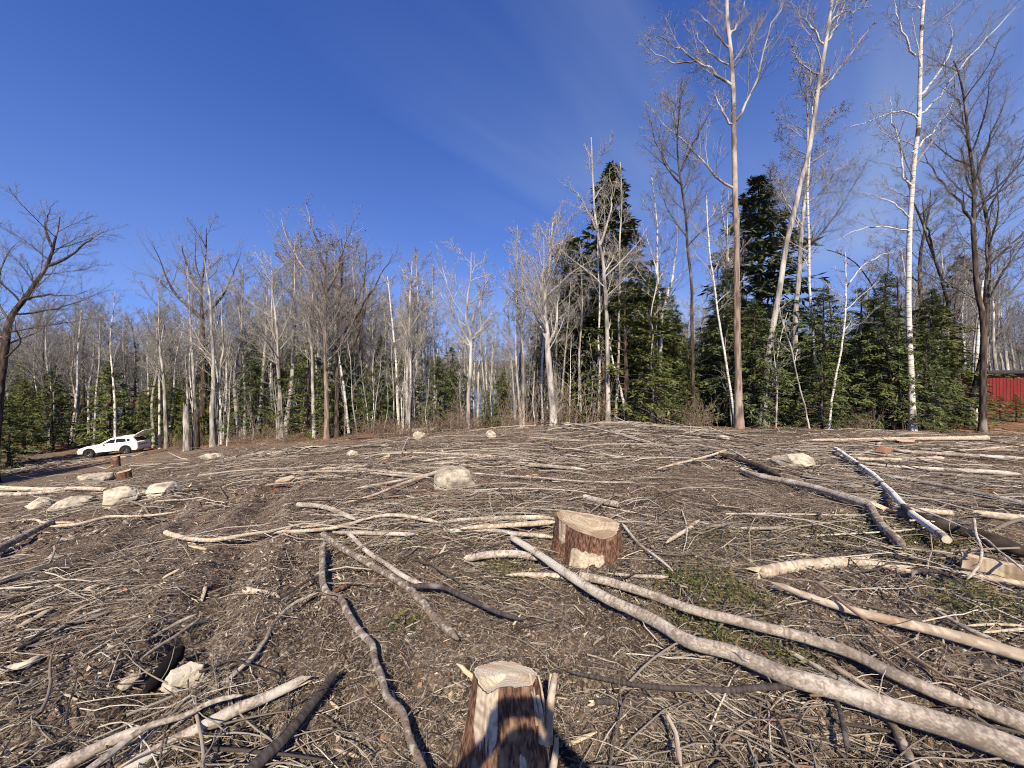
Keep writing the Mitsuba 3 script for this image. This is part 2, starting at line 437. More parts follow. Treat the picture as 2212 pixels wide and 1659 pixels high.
def hemlock_meshes(g, H, W, nb=110, spr=18, low=0.06, droop=0.28, col=(0.050, 0.075, 0.030), profile=0.8, size=0.30, dead=10, needle=(0.12, 1.0)):
    """An evergreen of height H and half-width W: trunk, branches and fans of needles, each a mesh."""
    n0 = 12
    s = np.linspace(0, 1, n0)
    P = np.stack([0.02 * H * (meshkit.noise(np.stack([s * 3, 0 * s, 0 * s + g.uniform(0, 99)], -1)) - 0.5), 0 * s, s * H], -1)
    R = 0.017 * H * (1 - s) ** 0.9 + 0.01
    P[0, 2] = -0.4
    tv, tf, tuv = trunk_tube(P, R, 7)
    z = low + (1 - low) * (np.arange(nb) + g.uniform(0, 1, nb)) / nb
    z = z ** 1.05
    Lb = W * np.clip((1 - z) ** profile, 0.03, 1) * g.uniform(0.55, 1.15, nb)
    az = np.arange(nb) * 2.4 + g.normal(0, 0.4, nb)
    m = 6
    q = np.linspace(0, 1, m)
    up0 = g.uniform(0.0, 0.35, nb) + 0.35 * z
    out = q[None] * Lb[:, None]
    zz = z[:, None] * H + out * up0[:, None] - droop * Lb[:, None] * q[None] ** 2
    bend = g.normal(0, 0.25, nb)[:, None] * q[None] ** 2 * Lb[:, None]
    B = np.stack([np.cos(az)[:, None] * out - np.sin(az)[:, None] * bend, np.sin(az)[:, None] * out + np.cos(az)[:, None] * bend, zz], -1)
    bm = MB()
    v, f, _, _ = tubes(B, np.maximum(0.010 * Lb[:, None] * (1 - q[None]) + 0.004, 0.005), 3)
    bm.add(v, f, (0.10, 0.075, 0.055))
    if dead:
        D = B[:dead * 2:2] * 1.0
        D = D + np.array([0, 0, -0.25]) ; v, f, _, _ = tubes(D, np.full(D.shape[:2], 0.008), 3)
        bm.add(v, f, (0.30, 0.27, 0.24))
    # fans of needles
    t = g.uniform(0.12, 1.0, (nb, spr)) ** 0.8
    x = t * (m - 1); i = np.clip(x.astype(int), 0, m - 2); fr = (x - i)[..., None]
    r_ = np.arange(nb)[:, None]
    S = B[r_, i] * (1 - fr) + B[r_, i + 1] * fr
    d = unit(B[r_, i + 1] - B[r_, i])
    side = unit(np.cross(d, [0, 0, 1.0])) * np.where(g.uniform(size=(nb, spr)) < 0.5, -1, 1)[..., None]
    mb = MB()
    for k in range(3):
        fw = g.uniform(0.2, 1.3, (nb, spr, 1))
        dirn = unit(d * fw + side * g.uniform(0.3, 1.0, (nb, spr, 1)) + g.normal(0, 0.22, (nb, spr, 3)) + [0, 0, -0.18])
        ln = size * g.uniform(0.6, 1.4, (nb, spr, 1)) * (0.45 + 0.55 * np.minimum(Lb / (0.5 * W), 1))[:, None, None]
        wd = unit(np.cross(dirn, [0, 0, 1.0]) + g.normal(0, 0.45, (nb, spr, 3))) * ln * needle[0]
        S2 = S + g.normal(0, 0.05, S.shape)
        quad = np.stack([S2, S2 + dirn * ln * 0.45 + wd, S2 + dirn * ln, S2 + dirn * ln * 0.45 - wd], 2).reshape(-1, 3)
        o = np.arange(nb * spr)[:, None] * 4
        ff = np.vstack([o + [[0, 1, 2]], o + [[0, 2, 3]]])
        tone = g.uniform(0.55, 1.5, (nb, spr, 1)) * g.uniform(0.7, 1.3, (nb, 1, 1))
        warm = g.uniform(0, 1, (nb, spr, 1)) ** 2 * 0.35
        c = np.asarray(col) * tone * (1 + warm * np.array([0.9, 0.35, 0.0]))
        mb.add(quad, ff, np.repeat(c.reshape(-1, 3), 4, 0))
    return (tv, tf, tuv), bm, mb


def tree_group(gid, parts):
    """A shapegroup whose entries are the parts of a tree; instances carry the names."""
    scene[gid] = {'type': 'shapegroup', **parts}


def instance(key, gid, x, y, rot, sc, z=None, tilt=(0, 0)):
    z = float(ground_z(x, y)) - 0.05 if z is None else z
    scene[key] = {'type': 'instance', 'group': {'type': 'ref', 'id': gid},
                  'to_world': T().translate([x, y, z]).rotate([0, 0, 1], rot).rotate([1, 0, 0], tilt[0]).rotate([0, 1, 0], tilt[1]).scale([sc[0], sc[0], sc[1]])}

# ---------------------------------------------------------------- ground, lake, far shore
ang_ = np.radians(np.concatenate([np.linspace(-180, -66, 45, endpoint=False), np.linspace(-66, 66, 430, endpoint=False), np.linspace(66, 180, 45)]))
rad_ = np.concatenate([[0.0], np.geomspace(0.35, 26, 300), np.geomspace(27, 900, 60)])
A_, R_ = np.meshgrid(ang_, rad_)
gx, gy = R_ * np.sin(A_), R_ * np.cos(A_)
gv = np.stack([gx, gy, gz(gx, gy)], -1).reshape(-1, 3)
na = len(ang_)
i_, j_ = np.meshgrid(np.arange(len(rad_) - 1), np.arange(na - 1), indexing='ij')
gq = np.stack([i_ * na + j_, i_ * na + j_ + 1, (i_ + 1) * na + j_ + 1, (i_ + 1) * na + j_], -1).reshape(-1, 4)
gf = np.vstack([gq[:, [0, 2, 1]], gq[:, [0, 3, 2]]])
cen = gv[gf].mean(1)
wood = cen[:, 1] > rim(cen[:, 0]) + 0.6 + 2.2 * (meshkit.fbm(cen * [0.5, 0.5, 0], 3, 2) - 0.5)
for key, m_, b_, l_ in (('ground', ~wood, 'soil', 'brown churned soil of the clearing'), ('forest_floor', wood, 'leaf_floor', 'red brown fallen leaves under the trees')):
    u_, inv = np.unique(gf[m_], return_inverse=True)
    scene[key] = ply((gv[u_], inv.reshape(-1, 3)), b_, True, uv=gv[u_][:, :2])
    tag(key, l_, kind='structure')
scene['water_look'] = {'type': 'principled', 'base_color': {'type': 'rgb', 'value': (0.07, 0.09, 0.115)}, 'roughness': 0.22, 'specular': 0.6}
lk = np.array([[-75, 58, -4.6], [40, 58, -4.6], [330, 520, -4.6], [-330, 520, -4.6]])
scene['lake'] = ply((lk, np.array([[0, 1, 2], [0, 2, 3]])), 'water_look', False)
tag('lake', 'blue lake glimpsed between the trunks', kind='structure')
# the wooded far shore
ha = np.radians(np.linspace(-72, 72, 1500))
hs = np.linspace(0, 1, 26)
HA, HS = np.meshgrid(ha, hs)
hr = 470 + 150 * HS
hx, hy = hr * np.sin(HA), hr * np.cos(HA)
prof = 30 + 18 * meshkit.fbm(np.stack([ha * 5, 0 * ha, 0 * ha + 4], -1), 3, 6)
hz = -6 + prof[None] * np.sin(HS * 1.57) + (5.5 * meshkit.noise(np.stack([hx * 0.22, hy * 0.22, 0 * hx], -1), 3) + 3 * meshkit.noise(np.stack([hx * 0.5, hy * 0.5, 0 * hx], -1), 5)) * np.clip(HS * 6, 0, 1)
ever = meshkit.fbm(np.stack([hx * 0.05, hy * 0.05, 0 * hx], -1), 3, 9) + 0.25 * meshkit.noise(np.stack([hx * 0.3, hy * 0.3, 0 * hx], -1), 12)
hc = np.where((ever > 0.55)[..., None], np.array([0.035, 0.05, 0.035]), np.array([0.11, 0.095, 0.09])) * (0.7 + 0.6 * meshkit.noise(np.stack([hx * 0.4, hy * 0.4, 0 * hx], -1), 22))[..., None]
nh = len(ha)
i_, j_ = np.meshgrid(np.arange(len(hs) - 1), np.arange(nh - 1), indexing='ij')
hq = np.stack([i_ * nh + j_, i_ * nh + j_ + 1, (i_ + 1) * nh + j_ + 1, (i_ + 1) * nh + j_], -1).reshape(-1, 4)
scene['far_hill'] = ply((np.stack([hx, hy, hz], -1).reshape(-1, 3), hq[:, ::-1]), 'leafy', True, color=hc.reshape(-1, 3))
tag('far_hill', 'wooded far shore beyond the lake', kind='structure')

# ---------------------------------------------------------------- trees along the clearing's edge, traced one by one
PALE = ((0.44, 0.415, 0.38), (0.39, 0.37, 0.34), (0.34, 0.32, 0.295), (0.31, 0.29, 0.27))
DARK = ((0.10, 0.085, 0.075), (0.14, 0.12, 0.105), (0.19, 0.165, 0.145), (0.22, 0.19, 0.165))
MID = ((0.25, 0.23, 0.21), (0.27, 0.25, 0.23), TW, TW)
BUD = (0.16, 0.085, 0.075)
T_ = 'bare tree'
B_ = 'birch'
# left
hero('leaning_tree', 'dark bare tree at the left edge, its trunk leaning into the picture', None, T_, 'dark_bark', [(-14, 985), (2, 800), (8, 764), (23, 686), (51, 647), (78, 607), (98, 576), (113, 533), (121, 500)], 24, 19.5, 470, 0.42, 18, 4.4, 52,
     limbs=[([(98, 576, 0), (140, 560, 0.4), (190, 520, 0.8), (225, 500, 1)], 8), ([(51, 647, 0), (90, 640, -0.5), (150, 636, -1), (205, 622, -1)], 6), ([(8, 740, 0), (-4, 640, 1), (10, 560, 1.5), (44, 520, 2)], 9),
            ([(113, 533, 0), (100, 480, 0.3), (118, 440, 0.5)], 6)], seed=1, col=DARK, rr=0.42, sub=(8, 6, 3), ltaper=0.5)
hero('bare_tree', 'pale tree with a double trunk right of the white car', None, T_, 'grey_bark', [(461, 963), (458, 900), (463, 820), (462, 760), (459, 700), (457, 650), (450, 600)], 12, 25.5, 560, 0.45, 10, 3.0, 50,
     limbs=[([(466, 960, 0.3), (470, 880, 0.3), (474, 800, 0.4), (484, 745, 0.5), (478, 660, 0.4), (486, 590, 0.4)], 9), ([(461, 790, 0), (430, 750, 0), (405, 735, 0)], 5)], seed=2, col=PALE)
hero('oak_tree', 'broad dark crown fanning out above the pale double trunk', None, T_, 'dark_bark', [(436, 940), (440, 800), (438, 700), (436, 640), (440, 590), (446, 540)], 15, 32, 492, 0.42, 12, 5.2, 42,
     limbs=[([(437, 690, 0), (405, 660, 0), (370, 620, 1), (345, 560, 1.5), (328, 520, 2)], 10), ([(437, 680, 0), (480, 640, -1), (505, 590, -1.5), (520, 545, -2)], 9), ([(438, 640, 0), (410, 590, 0), (395, 540, 0), (385, 508, 0)], 8)], seed=3, col=DARK, sub=(7, 6, 3), twig=0.0065)
hero('bare_tree', 'slim pale trunk with a brushy grey crown, right of the broken snags', None, T_, 'grey_bark', [(609, 947), (606, 880), (602, 800), (599, 740), (594, 680), (588, 620)], 9, 22, 545, 0.38, 14, 3.0, 42, seed=4, col=PALE, sub=(8, 6, 4))
hero('bare_tree', 'straight brownish trunk left of the tallest tree on the left', None, T_, 'grey_bark', [(679, 940), (677, 860), (675, 780), (674, 748), (668, 690), (676, 640)], 9.5, 21.5, 610, 0.45, 10, 2.2, 45, seed=5, col=MID, limbs=[([(675, 760, 0), (662, 705, 0), (652, 660, 0)], 5)])
hero('tall_maple', 'tallest bare tree on the left, whitish foot and a full round crown of budding twigs', None, T_, 'brown_bark', [(706, 945), (705, 860), (703, 780), (703, 700), (703, 620), (704, 560), (702, 520)], 12.5, 20.5, 515, 0.33, 34, 4.2, 42,
     limbs=[([(703, 660, 0), (680, 610, 0.5), (645, 560, 1), (620, 510, 1.3), (608, 470, 1.3)], 8), ([(703, 640, 0), (730, 580, -0.5), (748, 520, -0.8), (770, 470, -1)], 7), ([(703, 600, 0), (690, 540, -0.5), (672, 480, -1), (660, 440, -1)], 6)],
     seed=6, col=MID, sub=(6, 6, 3), bud=(3200, 0.020, BUD), ltaper=0.78)
hero('bare_tree', 'forked dark tree just right of the tallest left tree, leaning crown to the right', None, T_, 'dark_bark', [(728, 939), (727, 850), (726, 760), (728, 700), (735, 640), (738, 576)], 11, 21, 520, 0.4, 10, 3.2, 45,
     limbs=[([(727, 740, 0), (765, 690, 0), (790, 650, -0.4), (820, 600, -0.8), (850, 548, -1)], 8), ([(728, 800, 0), (760, 760, 0.5), (782, 690, 0.5), (800, 620, 0.5)], 7), ([(735, 690, 0), (775, 640, 0.5), (800, 560, 0.5)], 6)], seed=7, col=DARK, sub=(7, 6, 3))
# middle
hero('bare_tree', 'thin white trunk at the lake gap, left one of a close pair', None, B_, 'birch_bark', [(861, 928), (859, 850), (858, 780), (852, 700), (847, 640)], 7, 20, 600, 0.4, 10, 1.6, 45, seed=8, col=PALE)
hero('bare_tree', 'pale double trunk with a narrow crown, right one of the lake gap pair', None, T_, 'grey_bark', [(880, 924), (878, 850), (881, 780), (882, 740), (885, 680), (888, 620)], 10, 19.5, 566, 0.36, 14, 2.2, 40,
     limbs=[([(884, 920, 0.2), (886, 850, 0.2), (884, 780, 0.2), (897, 720, 0.2)], 6)], seed=9, col=PALE, sub=(8, 6, 4))
hero('bare_tree', 'single tan trunk with an orange foot, forking into a wide thin crown', None, T_, 'grey_bark', [(1011, 928), (1013, 860), (1017, 790), (1019, 732), (1008, 690), (1012, 640), (1020, 590)], 10.5, 17.5, 548, 0.44, 9, 2.8, 50,
     limbs=[([(1019, 735, 0), (1037, 712, 0), (1052, 690, 0), (1070, 672, 0)], 6.5), ([(1017, 745, 0), (985, 690, 0), (972, 650, 0.3), (962, 600, 0.5), (950, 560, 0.5)], 6), ([(1019, 700, 0), (1040, 640, -0.3), (1056, 590, -0.6)], 5),
            ([(1018, 752, 0), (995, 738, 0), (975, 742, 0)], 4)], seed=10, col=PALE, sub=(7, 5, 3))
hero('stout_tree', 'stout pale ribbed trunk with a bushy crown, nearest tree in the middle', None, T_, 'grey_bark', [(1197, 924), (1193, 860), (1188, 800), (1184, 750), (1182, 705), (1178, 660), (1186, 610)], 20, 16.5, 480, 0.36, 20, 3.3, 34,
     limbs=[([(1184, 745, 0), (1200, 700, 0), (1206, 640, 0), (1214, 580, 0)], 8), ([(1184, 738, 0), (1160, 690, 0.3), (1140, 640, 0.6), (1118, 600, 1)], 8), ([(1183, 720, 0), (1165, 660, -0.5), (1150, 590, -0.8)], 6), ([(1199, 915, 0.1), (1203, 880, 0.2), (1201, 850, 0.2)], 6)],
     seed=11, col=PALE, sub=(8, 7, 4))
hero('bare_tree', 'slim bare stem standing behind the stout pale trunk, on its left', None, T_, 'grey_bark', [(1112, 905), (1108, 850), (1103, 790), (1100, 740)], 6, 19, 650, 0.4, 8, 1.6, 45, seed=12, col=MID)
hero('bare_tree', 'slim bare stem between the lake and the stout pale trunk', None, T_, 'grey_bark', [(1125, 908), (1121, 850), (1117, 780), (1116, 720)], 6, 18, 620, 0.4, 8, 1.6, 45, seed=13, col=MID)
# right of the middle
hero('forked_tree', 'tall pale forked tree in front of the pointed spruce', None, T_, 'grey_bark', [(1314, 910), (1314, 840), (1313, 717), (1309, 640), (1304, 565), (1292, 504), (1284, 440), (1280, 360)], 12, 16.5, 300, 0.42, 12, 2.6, 48,
     limbs=[([(1297, 530, 0), (1312, 480, 0), (1322, 430, 0.2), (1316, 370, 0.3)], 6), ([(1290, 500, 0), (1262, 440, 0), (1236, 410, 0.2), (1222, 400, 0.2)], 5), ([(1306, 590, 0), (1324, 560, 0), (1340, 520, 0)], 4)], seed=14, col=PALE, sub=(6, 5, 3))
hero('bare_tree', 'white spotted trunk left of the tall forked tree', None, T_, 'birch_bark', [(1293, 898), (1294, 820), (1291, 740), (1293, 641)], 6, 17.2, 480, 0.5, 8, 1.8, 42, seed=15, col=PALE)
hero('bare_tree', 'thin straight trunk right of the tall forked tree', None, T_, 'grey_bark', [(1330, 906), (1334, 808), (1337, 656), (1339, 504), (1342, 430)], 7, 17, 350, 0.45, 10, 1.8, 40, seed=16, col=PALE)
hero('leaning_birch', 'short white birch trunk leaning against the tall forked tree', None, B_, 'birch_bark', [(1349, 895), (1342, 850), (1334, 823), (1324, 780), (1317, 741)], 8, 17.0, 700, 0.6, 4, 1.0, 45, seed=17, col=PALE, sub=(4, 3, 0))
hero('bare_tree', 'very thin crooked stem before the hemlocks, left of the forked white birch', None, T_, 'grey_bark', [(1413, 905), (1411, 840), (1407, 777), (1411, 720), (1407, 686), (1416, 630)], 4.5, 16.8, 580, 0.5, 6, 1.4, 45, seed=18, col=PALE, sub=(5, 4, 0))
hero('forked_birch', 'white birch forking into two stems, foot hidden by hemlocks', None, B_, 'birch_bark', [(1424, 900), (1425, 799), (1426, 740), (1428, 686), (1421, 620), (1419, 580), (1419, 504), (1412, 440)], 9.5, 18.5, 380, 0.5, 10, 2.2, 42,
     limbs=[([(1428, 690, 0), (1440, 640, 0), (1456, 580, 0), (1462, 504, 0), (1466, 440, 0.2)], 7), ([(1420, 600, 0), (1408, 545, 0), (1395, 504, 0)], 5)], seed=19, col=PALE, sub=(6, 5, 3))
hero('bare_tree', 'dark slender tree with a fan of limbs, between the forked birch and the tallest trunk', None, T_, 'dark_bark', [(1497, 912), (1498, 850), (1498, 777), (1496, 690), (1495, 610), (1490, 560), (1480, 435), (1468, 352), (1466, 310)], 9, 16.5, 190, 0.52, 16, 3.0, 38,
     limbs=[([(1474, 400, 0), (1440, 360, 0), (1415, 300, 0.4), (1402, 245, 0.6)], 5), ([(1470, 370, 0), (1492, 320, 0), (1520, 270, -0.4), (1540, 235, -0.4)], 5)], seed=20, col=DARK, sub=(7, 6, 4))
hero('bare_tree', 'thin spotted trunk leaning left towards the sky, beside the tallest trunk', None, T_, 'birch_bark', [(1589, 921), (1580, 850), (1568, 777), (1553, 686), (1541, 595), (1532, 530)], 6, 16.2, 420, 0.45, 8, 1.8, 45, seed=21, col=PALE, sub=(5, 5, 3))
hero('tall_maple', 'tallest trunk at the edge, brown below and pale above, with spreading pale limbs', None, T_, 'brown_bark', [(1597, 921), (1595, 820), (1592, 717), (1592, 504), (1588, 414), (1588, 330), (1586, 248), (1580, 124), (1573, 62), (1571, 0)], 17, 16.0, -430, 0.52, 12, 2.4, 45,
     limbs=[([(1583, 186, 0), (1560, 165, 0), (1528, 145, 0.2), (1500, 128, 0.4), (1470, 106, 0.6), (1432, 82, 0.9), (1416, 62, 1)], 7), ([(1500, 132, 0.4), (1460, 136, 0.4), (1420, 118, 0.4), (1392, 96, 0.3)], 4),
            ([(1589, 262, 0), (1612, 225, 0), (1632, 178, -0.3), (1650, 110, -0.6), (1664, 60, -0.8), (1690, 20, -1), (1702, -20, -1)], 6.5), ([(1588, 270, 0), (1566, 250, 0), (1550, 220, 0.3), (1538, 182, 0.4)], 6),
            ([(1588, 408, 0), (1560, 395, 0), (1520, 350, 0.3), (1470, 300, 0.6), (1430, 265, 0.8), (1405, 230, 0.9)], 5.5), ([(1586, 145, 0), (1606, 115, 0), (1640, 60, 0.4), (1655, 34, 0.5)], 4),
            ([(1577, 105, 0), (1550, 76, 0), (1526, 48, 0.2), (1498, 20, 0.3)], 5), ([(1574, 140, 0), (1540, 122, 0), (1512, 90, 0.5), (1490, 60, 0.8)], 4), ([(1576, 80, 0), (1600, 30, 0), (1612, -10, 0)], 6)],
     seed=22, col=((0.50, 0.46, 0.41), (0.40, 0.36, 0.32), TW, TW), sub=(8, 6, 4), bud=(1500, 0.018, BUD))
hero('leaning_maple', 'tall grey tree leaning to the right from the edge, crossing a second trunk', None, T_, 'grey_bark', [(1647, 912), (1652, 840), (1662, 747), (1670, 700), (1681, 641), (1702, 504), (1712, 470), (1732, 380), (1743, 344), (1756, 269), (1772, 166), (1789, 62), (1797, 0)], 14.5, 17, -430, 0.50, 12, 2.4, 45,
     limbs=[([(1778, 96, 0), (1755, 60, 0), (1730, 35, 0.2), (1708, 0, 0.3)], 6), ([(1768, 160, 0), (1742, 148, 0), (1716, 116, 0), (1700, 80, 0)], 4), ([(1762, 200, 0), (1800, 165, 0), (1835, 120, -0.3), (1880, 60, -0.5)], 6), ([(1790, 60, 0), (1815, 30, 0), (1850, 22, 0), (1884, 12, 0)], 5),
            ([(1786, 90, 0), (1808, 50, 0.3), (1830, -10, 0.4)], 5)], seed=23, col=PALE, sub=(7, 6, 3), bud=(1200, 0.018, BUD))
hero('twin_tree', 'thick spotted trunk rising behind the leaning grey tree, hemlocks at its foot', None, T_, 'grey_bark', [(1712, 900), (1716, 740), (1718, 677), (1726, 600), (1735, 484), (1745, 400), (1748, 340)], 15, 20.5, 180, 0.42, 18, 4.2, 40,
     limbs=[([(1734, 490, 0), (1712, 460, 0), (1690, 420, 0), (1672, 370, 0)], 6), ([(1740, 440, 0), (1780, 410, 0), (1806, 368, 0), (1850, 350, 0)], 5)], seed=24, col=MID, sub=(8, 7, 4), bud=(3200, 0.020, BUD))
hero('white_birch', 'slim white birch with its foot lost in hemlock, right of the thick spotted trunk', None, B_, 'birch_bark', [(1762, 900), (1760, 768), (1757, 717), (1748, 595), (1746, 504), (1742, 420), (1746, 330), (1752, 248)], 7.5, 17.5, 170, 0.45, 10, 2.2, 48, seed=25, col=PALE, sub=(6, 5, 3), limbs=[([(1741, 470, 0), (1728, 480, 0), (1720, 500, 0)], 3)])
hero('bare_tree', 'thin pale sapling leaning right, in front of the hemlocks', None, T_, 'birch_bark', [(1791, 926), (1794, 890), (1800, 847), (1818, 747), (1825, 690), (1827, 641)], 5, 15.6, 540, 0.5, 8, 1.6, 45, seed=26, col=PALE, sub=(5, 4, 0),
     limbs=[([(1826, 640, 0), (1850, 590, 0), (1885, 560, 0), (1930, 545, 0.3)], 3)])
hero('bare_tree', 'thin pale stem slanting left, in front of the hemlocks', None, T_, 'grey_bark', [(1750, 926), (1736, 870), (1721, 808), (1708, 750), (1697, 717)], 4, 15.5, 660, 0.5, 6, 1.3, 50, seed=27, col=PALE, sub=(4, 4, 0))
hero('white_birch', 'tallest white birch on the right, with a straight trunk above the hemlocks', None, B_, 'birch_bark', [(1972, 930), (1969, 850), (1966, 777), (1964, 680), (1964, 595), (1966, 504), (1969, 455), (1975, 352), (1987, 248), (1989, 145), (1994, 41), (1998, 0)], 13, 15.8, -400, 0.34, 16, 3.0, 52,
     limbs=[([(1977, 120, 0), (1960, 95, 0), (1945, 60, 0), (1936, 20, 0), (1930, -30, 0)], 5), ([(1985, 210, 0), (2010, 180, 0), (2040, 135, -0.2), (2056, 95, -0.3), (2040, 40, -0.4)], 6), ([(1980, 250, 0), (2030, 210, 0), (2080, 140, -0.5), (2140, 75, -0.8), (2195, 15, -1)], 5.5),
            ([(1968, 400, 0), (1950, 370, 0), (1944, 320, 0.2), (1930, 270, 0.3), (1922, 210, 0.4)], 5), ([(1970, 330, 0), (2000, 300, 0), (2030, 265, 0.5), (2060, 215, 0.8)], 4), ([(1982, 260, 0), (1940, 240, 0), (1880, 262, 0.3), (1836, 274, 0.5)], 4), ([(1964, 470, 0), (1930, 440, 0), (1890, 425, 0.4), (1850, 410, 0.7)], 3.5),
            ([(1965, 500, 0), (1920, 490, -0.5), (1860, 495, -0.8), (1810, 520, -1)], 3.5)], seed=28, col=((0.42, 0.385, 0.35), (0.27, 0.24, 0.21), (0.24, 0.21, 0.185), TW), sub=(7, 5, 3))
hero('leaning_tree', 'dark mottled trunk leaning left behind the tallest white birch', None, T_, 'dark_bark', [(2062, 850), (2049, 668), (2036, 610), (2022, 565), (2005, 520), (1992, 480), (1979, 447)], 9.5, 19, 360, 0.5, 8, 2.4, 50, seed=29, col=DARK, sub=(5, 4, 3), limbs=[([(2015, 545, 0), (2008, 510, 0), (1996, 470, 0), (1990, 420, 0.2)], 6)])
hero('dark_maple', 'dark trunk at the right with long rising limbs, near the red shed', None, T_, 'dark_bark', [(2122, 938), (2123, 860), (2122, 760), (2122, 686), (2110, 626), (2104, 540), (2101, 497), (2103, 440), (2103, 393), (2095, 330), (2089, 290), (2085, 248)], 14, 15.2, 130, 0.55, 14, 3.0, 38,
     limbs=[([(2102, 490, 0), (2085, 455, 0), (2062, 425, 0.2), (2030, 390, 0.4), (2005, 350, 0.6), (1990, 320, 0.7)], 7), ([(2104, 478, 0), (2125, 440, 0), (2160, 412, -0.3), (2212, 380, -0.5), (2280, 345, -0.8)], 5.5), ([(2104, 405, 0), (2122, 340, 0), (2142, 290, -0.2), (2158, 250, -0.4), (2200, 190, -0.6)], 6),
            ([(2095, 330, 0), (2082, 270, 0.3), (2072, 225, 0.5), (2060, 180, 0.7)], 5), ([(2108, 620, 0), (2150, 545, 0.3), (2212, 520, 0.5), (2290, 500, 0.6)], 3.5), ([(2103, 420, 0), (2085, 380, 0), (2078, 330, 0), (2060, 310, 0)], 3.5)], seed=30, col=DARK, sub=(6, 5, 3))
hero('bare_tree', 'dark trunk half hidden in the hemlocks left of the tallest white birch', None, T_, 'dark_bark', [(1947, 929), (1945, 850), (1942, 777), (1943, 671)], 7, 16.4, 600, 0.6, 6, 1.2, 50, seed=31, col=DARK, sub=(4, 4, 0))
hero('arching_sapling', 'thin dark stem bent over in an arch against the sky right of the birch pair', None, 'sapling', 'dark_bark', [(1945, 900), (1935, 760), (1905, 665), (1893, 640), (1875, 605), (1850, 572), (1820, 552), (1783, 540)], 5, 19, 552, 0.6, 5, 1.2, 55, seed=32, col=DARK, sub=(4, 3, 0))


def snag(kind, label, px, w, depth, bark_, seed):
    g = np.random.default_rng(seed)
    key = nm(kind)
    P = np.array([at(x, y, depth) for x, y in px]); P[0, 2] = float(ground_z(P[0, 0], P[0, 1])) - 0.1
    P = resample(P, 14)
    R = w / 2 * depth / F_ * np.linspace(1.12, 0.85, 14)
    v, f, uv = trunk_tube(P, R, 11, rad_noise=0.14)
    top = np.arange(len(v) - 11, len(v))
    v[top, 2] += g.uniform(-0.1, 0.35, 11)
    v = np.vstack([v, P[-1] - [0, 0, 0.15]])
    f = np.vstack([f, [[top[i], top[(i + 1) % 11], len(v) - 1] for i in range(11)]])
    scene[key] = ply((v, f), bark_, 40)
    tag(key, label, 'broken tree')


snag('broken_snag', 'pale snapped-off trunk between the car and the double trunk', [(404, 960), (403, 920), (402, 880)], 12, 25.0, 'grey_bark', 1)
snag('broken_snag', 'dark snapped-off trunk right beside the pale snapped-off one', [(423, 955), (424, 915), (424, 888)], 13, 25.5, 'dark_bark', 2)
snag('broken_snag', 'brown snapped trunk standing in the clump with the tall forked tree', [(1305, 905), (1306, 850), (1304, 788)], 9, 16.9, 'red_bark', 3)

# ---------------------------------------------------------------- evergreens and the woods behind
gH = np.random.default_rng(77)


def evergreen(kind, label, cat, px, depth, top, half, seed, **k):
    g = np.random.default_rng(seed)
    x = (px - 1106) / F_ * depth
    z0 = float(ground_z(x, depth))
    H = EYE + (829.5 - top) / F_ * depth - z0
    (tv, tf, tuv), bm, mb = hemlock_meshes(g, H, half / F_ * depth, **k)
    key = nm(kind)
    mv = np.array([x, depth, z0])
    scene[key + '__trunk'] = ply((tv + mv, tf), 'dark_bark', True, uv=tuv)
    for part, m, b in (('branches', bm, 'tinted'), ('foliage', mb, 'leafy')):
        m.v = [v + mv for v in m.v]
        scene[f'{key}__{part}'] = m.shape(b, False)
    labels[key + '__branches'] = labels[key + '__foliage'] = dict(kind='stuff')
    tag(key, label, cat)


evergreen('spruce_tree', 'tall pointed evergreen behind the tall pale forked tree', 'evergreen', 1322, 22, 358, 125, 5, nb=210, spr=20, profile=0.60, low=0.16, size=0.55, droop=0.35, col=(0.115, 0.135, 0.070), dead=14)
evergreen('spruce_tree', 'tall dark evergreen behind the tallest trunk, right of it', 'evergreen', 1640, 23, 385, 155, 6, nb=210, spr=20, profile=0.60, low=0.10, size=0.62, droop=0.3, col=(0.100, 0.128, 0.074), dead=14)
evergreen('pine_tree', 'olive pine left of the pointed evergreen, above the stout pale trunk', 'evergreen', 1236, 27, 520, 95, 7, nb=120, spr=20, profile=0.45, low=0.35, size=0.5, droop=0.0, col=(0.085, 0.088, 0.036), dead=8)
evergreen('pine_tree', 'lone pine with flat layered boughs standing over the far trees at the right', 'evergreen', 2076, 46, 556, 52, 8, nb=70, spr=22, profile=0.5, low=0.5, size=0.75, droop=-0.05, col=(0.045, 0.062, 0.040), dead=8)

evergreen('hemlock_tree', 'bushy evergreen left of the tall pointed one, behind the stout pale trunk', 'hemlock', 1262, 21, 560, 90, 11, nb=130, spr=20, profile=0.6, low=0.05, size=0.42, droop=0.3, col=(0.10, 0.125, 0.055))
evergreen('hemlock_tree', 'bushy evergreen between the tall pointed one and the forked white birch', 'hemlock', 1392, 21, 590, 95, 12, nb=130, spr=20, profile=0.6, low=0.05, size=0.42, droop=0.3, col=(0.095, 0.125, 0.055))
evergreen('hemlock_tree', 'rust tinged evergreen at the left end of the green wall, behind the stout pale trunk', 'hemlock', 1205, 24, 600, 70, 13, nb=110, spr=20, profile=0.65, low=0.1, size=0.42, droop=0.3, col=(0.115, 0.115, 0.055))
